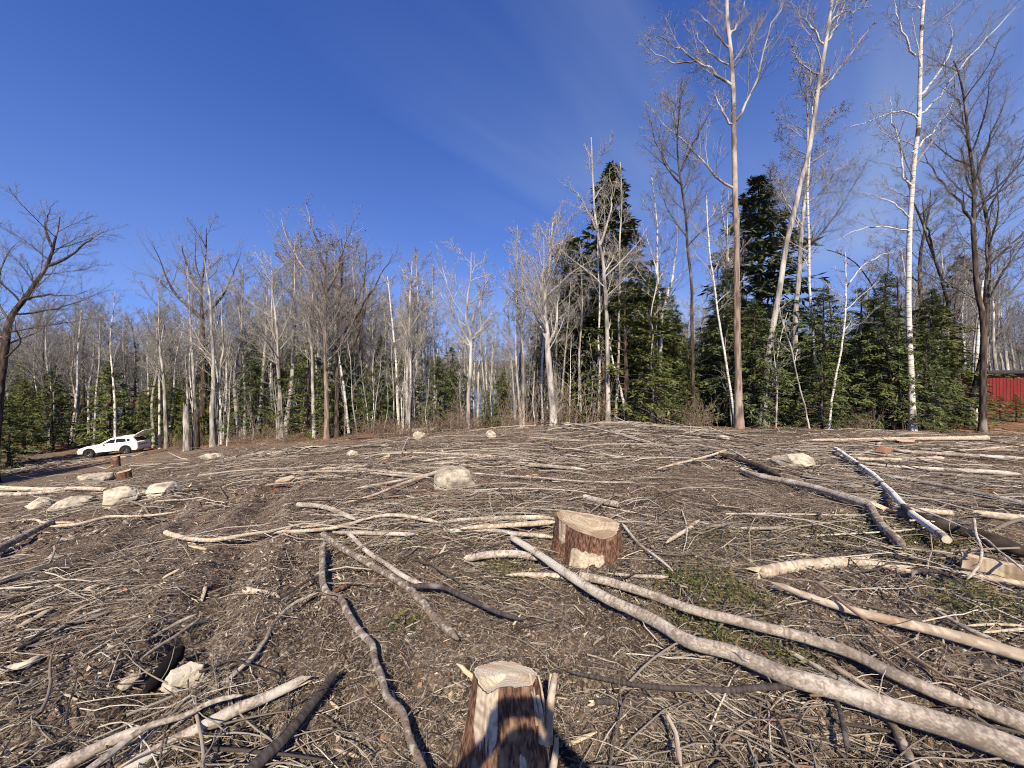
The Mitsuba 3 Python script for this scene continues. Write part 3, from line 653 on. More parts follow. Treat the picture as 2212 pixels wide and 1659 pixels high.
# prototypes
for q in range(5):
    H = 6.5
    (tv, tf, tuv), bm, mb = hemlock_meshes(gH, H, [1.9, 2.3, 1.6, 2.6, 2.0][q], nb=90, spr=30, low=0.05, profile=[0.8, 0.7, 0.9, 0.6, 0.75][q], droop=0.34, size=0.215, dead=18,
                                           col=[(0.115, 0.150, 0.055), (0.098, 0.132, 0.055), (0.135, 0.155, 0.055), (0.112, 0.138, 0.052), (0.082, 0.113, 0.055)][q])
    tree_group(f'hemlock_kind_{q}', {'trunk': ply((tv, tf), 'dark_bark', True, uv=tuv), 'branches': bm.shape('tinted', False), 'foliage': mb.shape('leafy', False)})


def bare_proto(g, H, kind):
    n0 = 16
    s = np.linspace(0, 1, n0)
    P = np.stack([0.05 * H * (meshkit.noise(np.stack([s * 3, 0 * s, 0 * s + g.uniform(0, 99)], -1)) - 0.5), 0.05 * H * (meshkit.noise(np.stack([s * 3, 0 * s, 0 * s + g.uniform(0, 99)], -1)) - 0.5), s * H], -1)
    P[0, 2] = -0.4
    r0 = [0.11, 0.15, 0.09, 0.13, 0.075][kind]
    R = r0 * (1 - s) ** 0.8 + 0.012
    R[0] *= 1.3
    tv, tf, tuv = trunk_tube(P, R, 6)
    nl, L, an, t0 = [(14, 2.6, 42, 0.42), (16, 3.6, 40, 0.38), (12, 2.0, 38, 0.5), (16, 3.2, 32, 0.35), (10, 1.8, 45, 0.45)][kind]
    a = shoots(g, P[None], R[None], nl, t0, 0.98, an, 0.3, 7, 0.4, 0.09, 0.55, 0.007, length=L, taper=0.6)
    b = shoots(g, *a, 7, 0.12, 0.95, 38, 0.42, 5, 0.3, 0.08, 0.5, 0.0052, taper=0.45)
    c = shoots(g, *b, 6, 0.12, 0.93, 36, 0.5, 4, 0.3, 0.09, 0.6, 0.0044, taper=0.35)
    d = shoots(g, *c, 4, 0.12, 0.92, 34, 0.6, 2, 0.3, 0.1, 0.6, 0.0042, taper=0.25)
    tone = [0.85, 0.7, 1.0, 0.8, 1.0][kind]
    col = [tuple(np.array(x) * tone) for x in ((0.30, 0.28, 0.26), (0.29, 0.275, 0.255), TW, TW)]
    cm = crown_mesh(g, [a, b, c, d], col, sides=(4, 3, 3, 3))
    tree_group(f'bare_kind_{kind}', {'trunk': ply((tv, tf), ['grey_bark', 'dark_bark', 'birch_bark', 'grey_bark', 'grey_bark'][kind], True, uv=tuv), 'crown': cm.shape()})


for q in range(5):
    bare_proto(gH, 11.0, q)

WHERE = dict(left='in the woods behind the white car on the left', mid='in the woods at the lake gap in the middle', right='in the woods behind the clearing on the right')
HAVE = []
MARKS = [(-1e9, 'out of frame beyond the left edge'), (-5, 'at the left edge of the picture'), (90, 'just left of the white car'), (190, 'behind the white car'), (335, 'behind the broken snags'), (440, 'around the pale double trunk'), (530, 'left of the brushy crowned trunk'),
         (640, 'behind the tallest left tree'), (745, 'between the tallest left tree and the lake gap'), (850, 'behind the close pair of pale trunks'), (930, 'left of the orange footed tree'), (1030, 'at the lake gap'), (1130, 'beside the stout pale trunk'),
         (1225, 'behind the tall forked tree'), (1345, 'left of the forked white birch'), (1440, 'between the forked white birch and the tallest trunk'), (1560, 'behind the tallest trunk'), (1640, 'behind the leaning grey tree'), (1730, 'behind the slim white birch'),
         (1840, 'left of the tallest white birch'), (1950, 'behind the tallest white birch'), (2040, 'left of the dark maple by the shed'), (2125, 'around the red shed'), (2225, 'out of frame beyond the right edge')]
KINDS = dict(bare=('grey', 'dark', 'white barked', 'grey fan-shaped', 'thin grey'), hemlock=('green', 'deep green broad', 'yellowish green narrow', 'spreading green', 'blackish green'))


def mark(x, y):
    px = 1106 + F_ * x / max(y, 0.1)
    return [m for a, m in MARKS if px >= a][-1]




def scatter_trees(n, box_, hfun, kinds, prefix, what, zone, seed, names, cat, group, near=0.8, hmin=0.8, hmax=1.2, keep=lambda x, y: True, far=False):
    g = np.random.default_rng(seed)
    made = 0
    for _ in range(n * 30):
        if made >= n:
            break
        x, y = g.uniform(box_[0], box_[1]), box_[2] + (box_[3] - box_[2]) * g.uniform() ** 1.25
        if y < rim(x) + near or not keep(x, y) or any((x - a) ** 2 + (y - b) ** 2 < (1.1 if not far else 2.5) for a, b in HAVE):
            continue
        HAVE.append((x, y))
        k = int(g.choice(kinds))
        h = hfun(x, y) * g.uniform(hmin, hmax)
        key = f'{prefix}__{made + 1:03d}' if far else nm(prefix)
        instance(key, f'{what}_{k}', x, y, g.uniform(0, 360), (h ** 0.7 if what.startswith('bare') else h * g.uniform(0.85, 1.2), h), tilt=(g.normal(0, 2.2), g.normal(0, 2.2)))
        if far:
            labels.setdefault(prefix, dict(label='far-off bare woods', kind='stuff'))
        else:
            m_ = mark(x, y)
            adj = KINDS['bare' if what.startswith('bare') else 'hemlock'][k]
            row = 'front' if y < rim(x) + 5 else 'back'
            noun = 'bare tree' if what.startswith('bare') else 'hemlock'
            tag(key, f'{adj} {noun} {m_}, {row} row', cat, f'{adj} {noun}s {m_}, {row} row')
            if not what.startswith('bare'):
                labels[key + '__branches'] = labels[key + '__foliage'] = dict(kind='stuff')
        made += 1


# heights are in units of the prototypes: 11 m (bare), 6.5 m (hemlock)
scatter_trees(185, (-66, -9, 21, 58), lambda x, y: 1.02 + 0.008 * (y - 20), [0, 1, 3, 3, 2], 'bare_tree', 'bare_kind', 'left', 201, 'bare grey tree in the deep woods on the left', T_, 'bare trees of the left woods', near=1.5)
scatter_trees(80, (-64, -9, 22, 50), lambda x, y: 1.15, [0, 1, 2, 3, 4], 'hemlock_tree', 'hemlock_kind', 'left', 202, 'green hemlock among the bare trunks of the left woods', 'hemlock', 'hemlocks of the left woods', near=2.2, hmin=0.4, hmax=1.35)
scatter_trees(46, (-10, 4, 18, 44), lambda x, y: 0.78, [0, 2, 4, 4], 'bare_tree', 'bare_kind', 'mid', 203, 'slender bare tree at the lake gap in the middle', T_, 'slender trees at the lake gap', near=1.0)
scatter_trees(20, (-13, -3.5, 19, 30), lambda x, y: 0.62, [0, 1, 3, 4], 'hemlock_tree', 'hemlock_kind', 'mid', 204, 'green hemlock at the lake gap left of the middle', 'hemlock', 'hemlocks left of the lake gap', near=1.5)
scatter_trees(12, (-5.5, 1.8, 18, 30), lambda x, y: 0.42, [0, 2, 3], 'hemlock_tree', 'hemlock_kind', 'mid', 221, '', 'hemlock', '', near=1.0, hmin=0.5)
scatter_trees(18, (-5, 2.5, 18, 36), lambda x, y: 0.62, [2, 4, 0, 4], 'bare_tree', 'bare_kind', 'mid', 222, '', T_, '', near=1.0)
scatter_trees(30, (40, 85, 34, 62), lambda x, y: 1.25, [0, 1, 3], 'bare_tree', 'bare_kind', 'right', 223, '', T_, '', near=10, keep=lambda x, y: 1.02 < x / y < 1.5)
scatter_trees(14, (1.5, 9, 18, 30), lambda x, y: 0.95, [0, 1, 3, 4], 'hemlock_tree', 'hemlock_kind', 'mid', 205, 'dark hemlock behind the stout pale trunk and the forked tree', 'hemlock', 'hemlocks behind the middle trees', near=2.0)
scatter_trees(64, (3, 60, 17, 52), lambda x, y: 1.05, [0, 1, 2, 2, 4], 'bare_tree', 'bare_kind', 'right', 206, 'bare tree in the woods on the right, behind the hemlocks', T_, 'bare trees of the right woods', near=2.0, keep=lambda x, y: x / y < 1.22 and not (x / y > 0.62 and x / y < 0.95 and y < 32))
scatter_trees(80, (5.0, 24, 15.5, 27), lambda x, y: 0.98, [0, 1, 3, 4, 1], 'hemlock_tree', 'hemlock_kind', 'right', 207, 'bushy hemlock in the green bank on the right', 'hemlock', 'hemlocks of the right bank', near=0.9, hmin=0.42, hmax=1.2, keep=lambda x, y: x / y < 1.13)
scatter_trees(14, (1.5, 20, 26, 40), lambda x, y: 1.15, [0, 1, 4], 'hemlock_tree', 'hemlock_kind', 'right', 208, 'tall hemlock deep in the woods on the right', 'hemlock', 'hemlocks deep in the right woods', near=2.0, keep=lambda x, y: x / y < 0.62)
# outside the frame on the left: these shade the car's end of the clearing
for q, (x, y, h) in enumerate(((-27.6, 16.5, 1.25), (-25.6, 14.5, 1.3), (-29.4, 18.2, 1.05), (-30.6, 15.2, 1.3), (-33, 16.0, 1.2), (-26.6, 12.6, 1.5), (-28.6, 13.4, 1.4), (-31.5, 19.0, 0.9))):
    key = nm('hemlock_tree')
    instance(key, f'hemlock_kind_{q % 5}', x, y, q * 77, (h * 1.05, h))
    HAVE.append((x, y))
    labels[key + '__branches'] = labels[key + '__foliage'] = dict(kind='stuff')
    tag(key, 'dark hemlock out of frame on the left, shading the ground before the white car', 'hemlock', 'hemlocks out of frame on the left')
for q, (px_, y, h) in enumerate(((-25, 26.5, 1.1), (52, 33, 1.0), (20, 28.5, 0.8), (112, 36, 1.15))):
    key = nm('hemlock_tree')
    x = (px_ - 1106) / F_ * y
    instance(key, f'hemlock_kind_{(4, 2, 0, 4)[q]}', x, y, q * 61, (h * 1.15, h))
    HAVE.append((x, y))
    labels[key + '__branches'] = labels[key + '__foliage'] = dict(kind='stuff')
    tag(key, f'blackish hemlock in the dark corner left of the white car, {("leftmost", "third from the left", "second from the left", "nearest the car")[q]}', 'hemlock')
for q, (px_, y, h) in enumerate(((2120, 21.5, 0.26), (2160, 22, 0.22), (2195, 21, 0.24), (2230, 22.5, 0.22))):
    key = nm('hemlock_tree')
    instance(key, f'hemlock_kind_{(3, 1, 0, 3)[q]}', (px_ - 1106) / F_ * y, y, q * 71, (h * 1.5, h))
    labels[key + '__branches'] = labels[key + '__foliage'] = dict(kind='stuff')
    tag(key, 'low green hemlock in front of the red shed, ' + ('leftmost', 'second from the left', 'third from the left', 'rightmost')[q], 'hemlock')
scatter_trees(10, (-46, -27, 8, 15), lambda x, y: 1.25, [0, 1, 3, 4], 'hemlock_tree', 'hemlock_kind', 'left', 209, 'dark hemlock at the left end of the clearing, shading the ground before the car', 'hemlock', 'hemlocks at the left end of the clearing', near=-99, keep=lambda x, y: x / y < -1.36)
scatter_trees(8, (-46, -26, 9, 16), lambda x, y: 1.15, [1, 3, 0], 'bare_tree', 'bare_kind', 'left', 210, 'bare tree at the left end of the clearing', T_, 'bare trees at the left end of the clearing', near=-99, keep=lambda x, y: x / y < -1.36)
scatter_trees(330, (-170, 130, 48, 120), lambda x, y: 1.3, [0, 1, 3], 'far_wood', 'bare_kind', 'far', 211, '', '', '', near=10, far=True, keep=lambda x, y: (x < -0.12 * y) or (x > 0.10 * y))

# ---------------------------------------------------------------- logs and branches of the slash, one by one
# kind, bark, width at the first and last point (photograph pixels), lift (m), ends ('c' cut, 's' splintered, '-' plain), points, label
LOGS = [
    ('felled_log', 'log_bark', 12, 41, .085, '-c', [(1106, 1160), (1158, 1192), (1210, 1228), (1262, 1262), (1314, 1293), (1366, 1317), (1418, 1342), (1497, 1388), (1575, 1407), (1653, 1440), (1701, 1461), (1748, 1474), (1818, 1495), (1922, 1532), (2053, 1571), (2290, 1655)], 'longest pale mottled pole in the right foreground, nearest the viewer'),
    ('felled_log', 'log_bark', 16, 24, .07, 'c-', [(1252, 1243), (1314, 1256), (1405, 1284), (1497, 1318), (1601, 1344), (1740, 1378), (1844, 1414), (1948, 1464), (2053, 1508), (2092, 1521)], 'second long pale pole, running just behind the longest one'),
    ('felled_log', 'log_bark', 26, 34, .05, 'c-', [(2098, 1522), (2150, 1541), (2209, 1563), (2300, 1595)], 'grey pole end at the right edge, continuing the line of the second long pole'),
    ('felled_log', 'log_bark', 15, 15, .02, 's-', [(1015, 1206), (1060, 1198), (1105, 1196), (1155, 1206)], 'short grey log with a reddish broken end, left of the wide stump'),
    ('fallen_branch', 'peeled_wood', 11, 24, .07, '--', [(1674, 1262), (1766, 1297), (1870, 1329), (1975, 1352), (2079, 1378), (2209, 1414), (2300, 1440)], 'weathered yellowish pole behind the second long pole on the right'),
    ('felled_log', 'peeled_wood', 22, 20, .01, 'ss', [(1644, 1236), (1714, 1223), (1792, 1218), (1862, 1212)], 'pale barkless log lying level on the right, left half of a broken pair'),
    ('felled_log', 'peeled_wood', 20, 13, .01, 'ss', [(1868, 1219), (1900, 1225), (1955, 1229)], 'pale barkless log end, right half of a broken pair'),
    ('felled_log', 'dark_bark', 8, 14, .04, '--', [(1416, 947), (1480, 960), (1549, 981), (1601, 994), (1653, 1014), (1680, 1026)], 'dark brown log pointing at the big boulder on the right'),
    ('felled_log', 'log_bark', 8, 17, .05, '-s', [(1600, 1012), (1636, 1028), (1688, 1038), (1766, 1056), (1844, 1080), (1880, 1088)], 'long brownish log ending in a tangle beside the lichen covered birch'),
    ('felled_log', 'lichen_bark', 13, 17, .05, 's-', [(1878, 1096), (1900, 1128), (1925, 1155), (1950, 1182)], 'short broken stub pointing down at the viewer, right of the mossy patch'),
    ('felled_log', 'dark_bark', 20, 34, .0, '--', [(1930, 1106), (1980, 1120), (2027, 1136), (2105, 1157), (2196, 1189)], 'thickest dark log at the right, half sunk in the soil'),
    ('birch_log', 'birch_bark', 7, 14, .10, '-c', [(1803, 968), (1844, 996), (1896, 1035), (1922, 1062), (1948, 1090), (2000, 1132), (2045, 1166)], 'black and white birch pole lying across the dark log'),
    ('fallen_branch', 'log_bark', 6, 12, .05, '--', [(1870, 1015), (1896, 1025), (1974, 1038), (2053, 1054), (2130, 1070), (2209, 1088), (2300, 1108)], 'straight brown pole running from the birch pole to the right edge'),
    ('fallen_branch', 'log_bark', 5, 9, .06, '--', [(1860, 1000), (1922, 1007), (2053, 1015), (2130, 1019), (2209, 1026)], 'straight thin pole above the straight brown one at the right edge'),
    ('felled_log', 'peeled_wood', 8, 9, .03, 'ss', [(1857, 992), (1900, 994), (1948, 993), (2029, 991)], 'short cream log right of the white birch pole tip'),
    ('felled_log', 'peeled_wood', 5, 9, .04, '-c', [(1750, 951), (1810, 950), (1870, 949), (1974, 948), (2131, 946)], 'long cream log along the far edge at the right'),
    ('fallen_branch', 'peeled_wood', 3, 5, .08, '--', [(2037, 977), (2120, 970), (2209, 963), (2290, 958)], 'thin cream pole rising to the right edge below the far cream log'),
    ('fallen_branch', 'log_bark', 5, 7, .06, '--', [(1902, 957), (1948, 975), (2053, 981), (2130, 986), (2212, 990)], 'thin pole with a bend beside the orange rock'),
    ('felled_log', 'peeled_wood', 9, 10, .05, '-s', [(1946, 1099), (2000, 1103), (2053, 1108)], 'cream log half hidden behind the birch pole foot'),
    ('felled_log', 'peeled_wood', 12, 14, .05, 's-', [(2120, 1110), (2160, 1115), (2209, 1120), (2270, 1126)], 'cream splintered log at the right edge above the thickest dark log'),
    ('fallen_branch', 'log_bark', 3, 4, .18, '--', [(1964, 1093), (2053, 1127), (2118, 1158), (2160, 1192), (2209, 1231)], 'very thin straight rod slanting over the thickest dark log'),
    ('fallen_branch', 'peeled_wood', 9, 10, .04, 's-', [(2092, 1241), (2150, 1252), (2212, 1262), (2270, 1270)], 'cream pole in front of the grey wood slab at the right edge'),
    ('fallen_branch', 'char_bark', 7, 13, .06, '-s', [(1232, 1452), (1290, 1464), (1340, 1474), (1392, 1483), (1470, 1488), (1575, 1490), (1636, 1486), (1700, 1482), (1718, 1480)], 'charcoal dark branch reaching right from the nearest stump to the longest pole'),
    ('fallen_branch', 'peeled_wood', 10, 12, .07, 'ss', [(1716, 1481), (1745, 1475), (1772, 1468)], 'orange splintered end of the charcoal dark branch'),
    ('fallen_branch', 'char_bark', 11, 12, .03, 's-', [(1283, 1518), (1320, 1516), (1362, 1518), (1405, 1522)], 'short charcoal branch right of the nearest stump'),
    ('fallen_branch', 'lichen_bark', 14, 20, .03, '--', [(1915, 1556), (1935, 1582), (1950, 1615), (1978, 1670), (1990, 1700)], 'grey crooked branch leaving the bottom edge below the longest pole'),
    ('fallen_branch', 'peeled_wood', 8, 10, .10, 's-', [(1444, 1552), (1458, 1580), (1464, 1610), (1470, 1650)], 'peeled yellowish stick pointing up in the right foreground'),
    ('fallen_branch', 'char_bark', 8, 10, .08, '--', [(1790, 1482), (1804, 1510), (1815, 1545), (1824, 1590), (1828, 1622)], 'dark upright looking branch crossing under the longest pole'),
    ('fallen_branch', 'lichen_bark', 8, 11, .03, '--', [(1690, 1398), (1735, 1424), (1782, 1450), (1830, 1476), (1862, 1494)], 'dark brown branch between the two long poles'),
    ('fallen_branch', 'peeled_wood', 9, 5, .05, '-s', [(1800, 1440), (1840, 1464), (1870, 1484), (1898, 1502)], 'split yellow branch tip between the two long poles'),
    ('fallen_branch', 'char_bark', 7, 8, .02, '--', [(1959, 1380), (1978, 1400), (2004, 1424)], 'short dark branch below the weathered yellowish pole'),
    ('fallen_branch', 'char_bark', 11, 12, .02, '--', [(2095, 1418), (2140, 1438), (2200, 1456), (2260, 1470)], 'dark half buried branch at the right edge under the weathered pole'),
    ('fallen_branch', 'log_bark', 6, 10, .05, '--', [(2020, 1318), (2055, 1340), (2095, 1362), (2150, 1384)], 'thin pale branch touching the weathered yellowish pole from behind'),
    ('fallen_branch', 'peeled_wood', 4, 5, .05, '--', [(2090, 1352), (2150, 1349), (2212, 1353)], 'thin cream stick, upper of two at the right edge in front of the green patch'),
    ('fallen_branch', 'peeled_wood', 4, 5, .05, '--', [(2125, 1366), (2170, 1362), (2212, 1358)], 'thin cream stick, lower of two at the right edge in front of the green patch'),
    ('fallen_branch', 'char_bark', 5, 8, .08, '--', [(1970, 1245), (2000, 1232), (2035, 1238), (2060, 1250)], 'dark arched branch on the right beside the broken pale pair'),
    # centre
    ('fallen_branch', 'peeled_wood', 9, 7, .05, 'c-', [(359, 1150), (380, 1158), (417, 1165), (469, 1166), (520, 1158), (573, 1151), (654, 1147), (706, 1142), (758, 1132), (792, 1119)], 'long curved cream branch left of the centre, its thick end to the left'),
    ('fallen_branch', 'peeled_wood', 6, 9, .06, '--', [(786, 1123), (836, 1113), (870, 1114), (901, 1119), (942, 1127)], 'cream bowed branch continuing to the right of the long curved one'),
    ('felled_log', 'log_bark', 10, 9, .06, 'c-', [(644, 1090), (693, 1094), (732, 1107), (766, 1122)], 'brown log with a pink sawn end, above the long curved cream branch'),
    ('fallen_branch', 'peeled_wood', 5, 9, .06, '--', [(743, 1087), (810, 1069), (862, 1048), (914, 1030), (956, 1016)], 'pale pole leading up to the big cream boulder'),
    ('fallen_branch', 'log_bark', 5, 5, .05, '--', [(768, 1055), (850, 1040), (910, 1028), (950, 1018)], 'thin pole meeting the big cream boulder just above the pale one'),
    ('fallen_branch', 'peeled_wood', 5, 5, .05, '--', [(610, 1038), (667, 1022), (706, 1012), (758, 1012), (836, 1020), (914, 1025)], 'crooked pale pole left of the big cream boulder'),
    ('fallen_branch', 'peeled_wood', 4, 5, .10, '--', [(784, 994), (823, 981), (888, 978), (950, 980), (1019, 983), (1149, 991)], 'topmost long pale pole of the heap behind the big cream boulder'),
    ('fallen_branch', 'peeled_wood', 4, 5, .10, '--', [(909, 997), (960, 990), (1019, 988), (1100, 992), (1150, 996)], 'second long pale pole of the heap behind the big cream boulder'),
    ('felled_log', 'log_bark', 6, 8, .05, '--', [(930, 1003), (1000, 997), (1080, 998), (1160, 1004), (1260, 1014)], 'thicker dark pole under the heap behind the big cream boulder'),
    ('fallen_branch', 'log_bark', 5, 5, .05, '--', [(690, 1018), (780, 1020), (860, 1027), (930, 1032)], 'dark sided pole below the crooked pale pole'),
    ('fallen_branch', 'log_bark', 4, 4, .06, '--', [(1020, 1022), (1090, 1028), (1170, 1032), (1260, 1040), (1370, 1042)], 'long thin pole right of the big cream boulder'),
    ('fallen_branch', 'log_bark', 9, 11, .05, '--', [(967, 1126), (1045, 1121), (1110, 1118), (1192, 1120)], 'pale pole level with the wide stump top, upper one of three'),
    ('felled_log', 'peeled_wood', 9, 12, .07, '--', [(1000, 1142), (1060, 1137), (1149, 1132), (1196, 1128)], 'pale pole touching the wide stump, middle one of three'),
    ('fallen_branch', 'log_bark', 8, 10, .03, '--', [(928, 1152), (980, 1147), (1060, 1146), (1110, 1152), (1190, 1160)], 'shadowed pole left of the wide stump, lowest one of three'),
    ('fallen_branch', 'log_bark', 8, 9, .04, '--', [(722, 1150), (780, 1152), (836, 1152), (899, 1154)], 'short pale pole below the cream bowed branch'),
    ('fallen_branch', 'lichen_bark', 11, 17, .04, 's-', [(701, 1156), (730, 1178), (758, 1194), (810, 1225), (862, 1257), (888, 1277), (914, 1304), (935, 1330), (966, 1360), (985, 1376)], 'long lichen spotted branch slanting down through the middle'),
    ('fallen_branch', 'char_bark', 11, 9, .07, '--', [(888, 1266), (953, 1269), (992, 1284), (1032, 1302), (1071, 1321), (1125, 1338)], 'dark branch forking right from the long lichen spotted one'),
    ('fallen_branch', 'log_bark', 8, 10, .05, '--', [(750, 1150), (772, 1170), (797, 1194), (836, 1220), (875, 1246), (916, 1264)], 'purplish branch beside the long lichen spotted one, above it'),
    ('fallen_branch', 'lichen_bark', 13, 16, .07, 's-', [(698, 1179), (695, 1226), (698, 1262), (711, 1283), (732, 1292), (753, 1326), (779, 1365), (805, 1394), (810, 1430), (823, 1461), (836, 1508), (868, 1540), (884, 1592), (914, 1655), (930, 1700)], 'crooked grey branch running down the middle to the bottom edge'),
    ('fallen_branch', 'char_bark', 6, 5, .06, '--', [(690, 1243), (665, 1255), (641, 1270), (597, 1298)], 'dark side branch going left from the crooked grey one'),
    ('fallen_branch', 'log_bark', 6, 9, .05, '-s', [(684, 1281), (620, 1316), (592, 1346), (573, 1385), (545, 1420), (521, 1443), (480, 1480), (438, 1513)], 'long brown branch with an orange broken end, left of the crooked grey one'),
    ('felled_log', 'char_bark', 16, 26, .05, 's-', [(718, 1462), (700, 1490), (680, 1513), (641, 1558), (605, 1600), (560, 1645), (520, 1690)], 'purplish grey log slanting to the bottom edge, left of the middle'),
    ('felled_log', 'log_bark', 18, 28, .03, 's-', [(640, 1476), (575, 1507), (510, 1535), (440, 1572), (365, 1612), (300, 1650), (240, 1690)], 'thick pale tan log slanting to the bottom edge on the left'),
    ('fallen_branch', 'log_bark', 8, 14, .10, '--', [(520, 1502), (456, 1517), (400, 1546), (350, 1560), (312, 1573), (260, 1612), (198, 1660), (160, 1690)], 'grey pole above the thick pale tan log at the lower left'),
    ('felled_log', 'log_bark', 14, 26, .02, '--', [(312, 1575), (250, 1600), (180, 1632), (110, 1665)], 'half buried brown log at the bottom edge, left of the grey pole'),
    ('charred_log', 'soot', 22, 30, .0, '--', [(322, 1488), (345, 1457), (364, 1436), (384, 1412)], 'short black charred log in the left foreground beside the cream rock'),
    ('fallen_branch', 'log_bark', 5, 7, .04, '--', [(182, 1459), (221, 1437), (260, 1417), (300, 1395), (338, 1373), (380, 1348), (420, 1329)], 'thin brown branch in the left foreground above the black charred log'),
    ('fallen_branch', 'log_bark', 5, 6, .05, '--', [(307, 1422), (340, 1398), (385, 1370), (430, 1337)], 'thin branch parallel to the thin brown one, lower right of it'),
    ('fallen_branch', 'peeled_wood', 8, 5, .04, '--', [(-10, 1338), (21, 1331), (65, 1308), (117, 1295), (182, 1274), (230, 1258)], 'cream crooked branch entering from the left edge'),
    ('fallen_branch', 'char_bark', 9, 6, .05, 's-', [(39, 1402), (80, 1380), (120, 1363), (170, 1345), (236, 1321)], 'thickest dark rod of the bundle at the left edge'),
    ('fallen_branch', 'char_bark', 5, 4, .11, '--', [(62, 1385), (100, 1362), (130, 1345)], 'short dark rod sticking up from the bundle at the left edge'),
    ('fallen_branch', 'char_bark', 4, 4, .08, '--', [(60, 1396), (110, 1385), (150, 1370)], 'dark rod lying lowest in the bundle at the left edge'),
    ('fallen_branch', 'log_bark', 5, 4, .08, '--', [(110, 1370), (150, 1345), (195, 1325), (230, 1313)], 'brown rod lying topmost in the bundle at the left edge'),
    ('fallen_branch', 'char_bark', 6, 5, .03, '--', [(10, 1500), (55, 1470), (110, 1440), (170, 1405)], 'long dark rod below the bundle at the left edge'),
    ('fallen_branch', 'peeled_wood', 8, 6, .03, 'c-', [(-10, 1540), (40, 1533), (100, 1512), (170, 1490)], 'cream stick end at the left edge below the long dark rod'),
    ('fallen_branch', 'log_bark', 10, 12, .02, '--', [(-20, 1452), (20, 1444), (60, 1434), (82, 1420)], 'thick tan branch end at the left edge'),
    ('felled_log', 'peeled_wood', 9, 7, .04, '-s', [(-10, 1053), (50, 1056), (112, 1057), (165, 1055), (222, 1057)], 'cream log entering from the left edge near the white boulders, upper one'),
    ('felled_log', 'log_bark', 7, 6, .02, '--', [(-10, 1068), (40, 1067), (90, 1064), (140, 1060)], 'grey log entering from the left edge near the white boulders, lower one'),
    ('felled_log', 'lichen_bark', 14, 9, .05, '-c', [(-10, 1192), (30, 1168), (73, 1147), (112, 1128)], 'grey sawn log slanting in from the left edge'),
    ('fallen_branch', 'peeled_wood', 6, 4, .05, '--', [(112, 1137), (169, 1132), (234, 1116), (290, 1115), (340, 1112), (378, 1106)], 'long pale branch starting at the grey sawn log on the left'),
    ('fallen_branch', 'peeled_wood', 4, 4, .05, '--', [(-10, 1130), (52, 1123), (104, 1129), (160, 1128)], 'thin pale branch entering from the left edge above the grey sawn log'),
    ('felled_log', 'char_bark', 13, 10, .03, '--', [(-10, 1268), (40, 1246), (91, 1229), (156, 1212)], 'dark log entering from the left edge below the grey sawn log'),
    ('felled_log', 'log_bark', 11, 9, .02, '--', [(-10, 1255), (50, 1240), (100, 1221)], 'pale topped log lying on the dark one at the left edge'),
    ('felled_log', 'peeled_wood', 13, 9, .02, 'ss', [(540, 1277), (565, 1280), (594, 1285)], 'short cream chunk of wood left of the crooked grey branch'),
    ('felled_log', 'red_bark', 9, 9, .03, '-s', [(752, 1264), (730, 1275), (712, 1282)], 'orange ended chunk of wood beside the crooked grey branch'),
    ('felled_log', 'peeled_wood', 5, 15, .02, '-s', [(1094, 1243), (1130, 1240), (1165, 1243), (1205, 1245)], 'yellowish barkless wedge of wood under the longest pole'),
    ('felled_log', 'log_bark', 13, 12, .02, 'cc', [(1334, 1090), (1300, 1083), (1262, 1074)], 'brown sawn log lying behind the wide stump'),
    ('felled_log', 'red_bark', 9, 11, .03, 'cc', [(756, 944), (790, 943), (830, 940)], 'reddish log at the far edge, left one of the pair'),
    ('felled_log', 'log_bark', 12, 11, .04, 'cc', [(856, 935), (890, 932), (946, 927)], 'grey brown log at the far edge, right one of the pair'),
    ('fallen_branch', 'log_bark', 3, 5, .25, '--', [(1225, 914), (1270, 921), (1330, 937), (1380, 952)], 'long pole sloping down from the small mound at the far edge'),
    ('fallen_branch', 'peeled_wood', 4, 5, .10, '--', [(1420, 1013), (1470, 1000), (1530, 985), (1570, 972)], 'crooked cream branch pointing at the dark brown log on the right'),
    ('fallen_branch', 'log_bark', 4, 5, .08, '--', [(1570, 968), (1600, 984), (1640, 1006), (1700, 1016)], 'pole lying along the dark brown log on the right'),
    ('fallen_branch', 'log_bark', 4, 4, .22, '--', [(2090, 1250), (2120, 1200), (2108, 1155), (2104, 1120)], 'forked thin twig standing up in front of the thickest dark log'),
    ('fallen_branch', 'log_bark', 6, 6, .05, '--', [(1520, 1130), (1560, 1138), (1620, 1142), (1700, 1139)], 'pale broken branch right of the wide stump'),
    ('fallen_branch', 'peeled_wood', 8, 6, .05, '--', [(1440, 1172), (1476, 1150), (1510, 1124)], 'short pale branch leaning up right of the wide stump'),
    ('fallen_branch', 'log_bark', 6, 5, .06, '--', [(1345, 1132), (1375, 1170), (1420, 1205), (1452, 1232)], 'branch leaning on the right side of the wide stump'),
    ('fallen_branch', 'log_bark', 6, 8, .04, '--', [(1320, 1240), (1370, 1244), (1440, 1247)], 'pale branch lying just below the wide stump'),
]
gL = np.random.default_rng(5)


def bulky(P, R, s, seed, knots=0.0):
    v, f, uv = trunk_tube(P, R, s, rad_noise=0.0)
    ax = np.repeat(np.asarray(P), s, 0)
    k = 1 + 0.16 * (meshkit.fbm(v * 9 + seed, 2, seed) - 0.5)[:, None] + 0.55 * np.maximum(meshkit.noise(v * 11 + seed * 1.7, seed + 3)[:, None] - 0.78, 0)
    return ax + (v - ax) * k, f, uv


def cap(v, ring, outward, bulge=0.0):
    c = v[ring].mean(0)
    n = len(ring)
    w = np.vstack([v[ring], c + outward * bulge])
    return w, np.array([[i, (i + 1) % n, n] for i in range(n)]), np.r_[np.ones(n), 0.0]


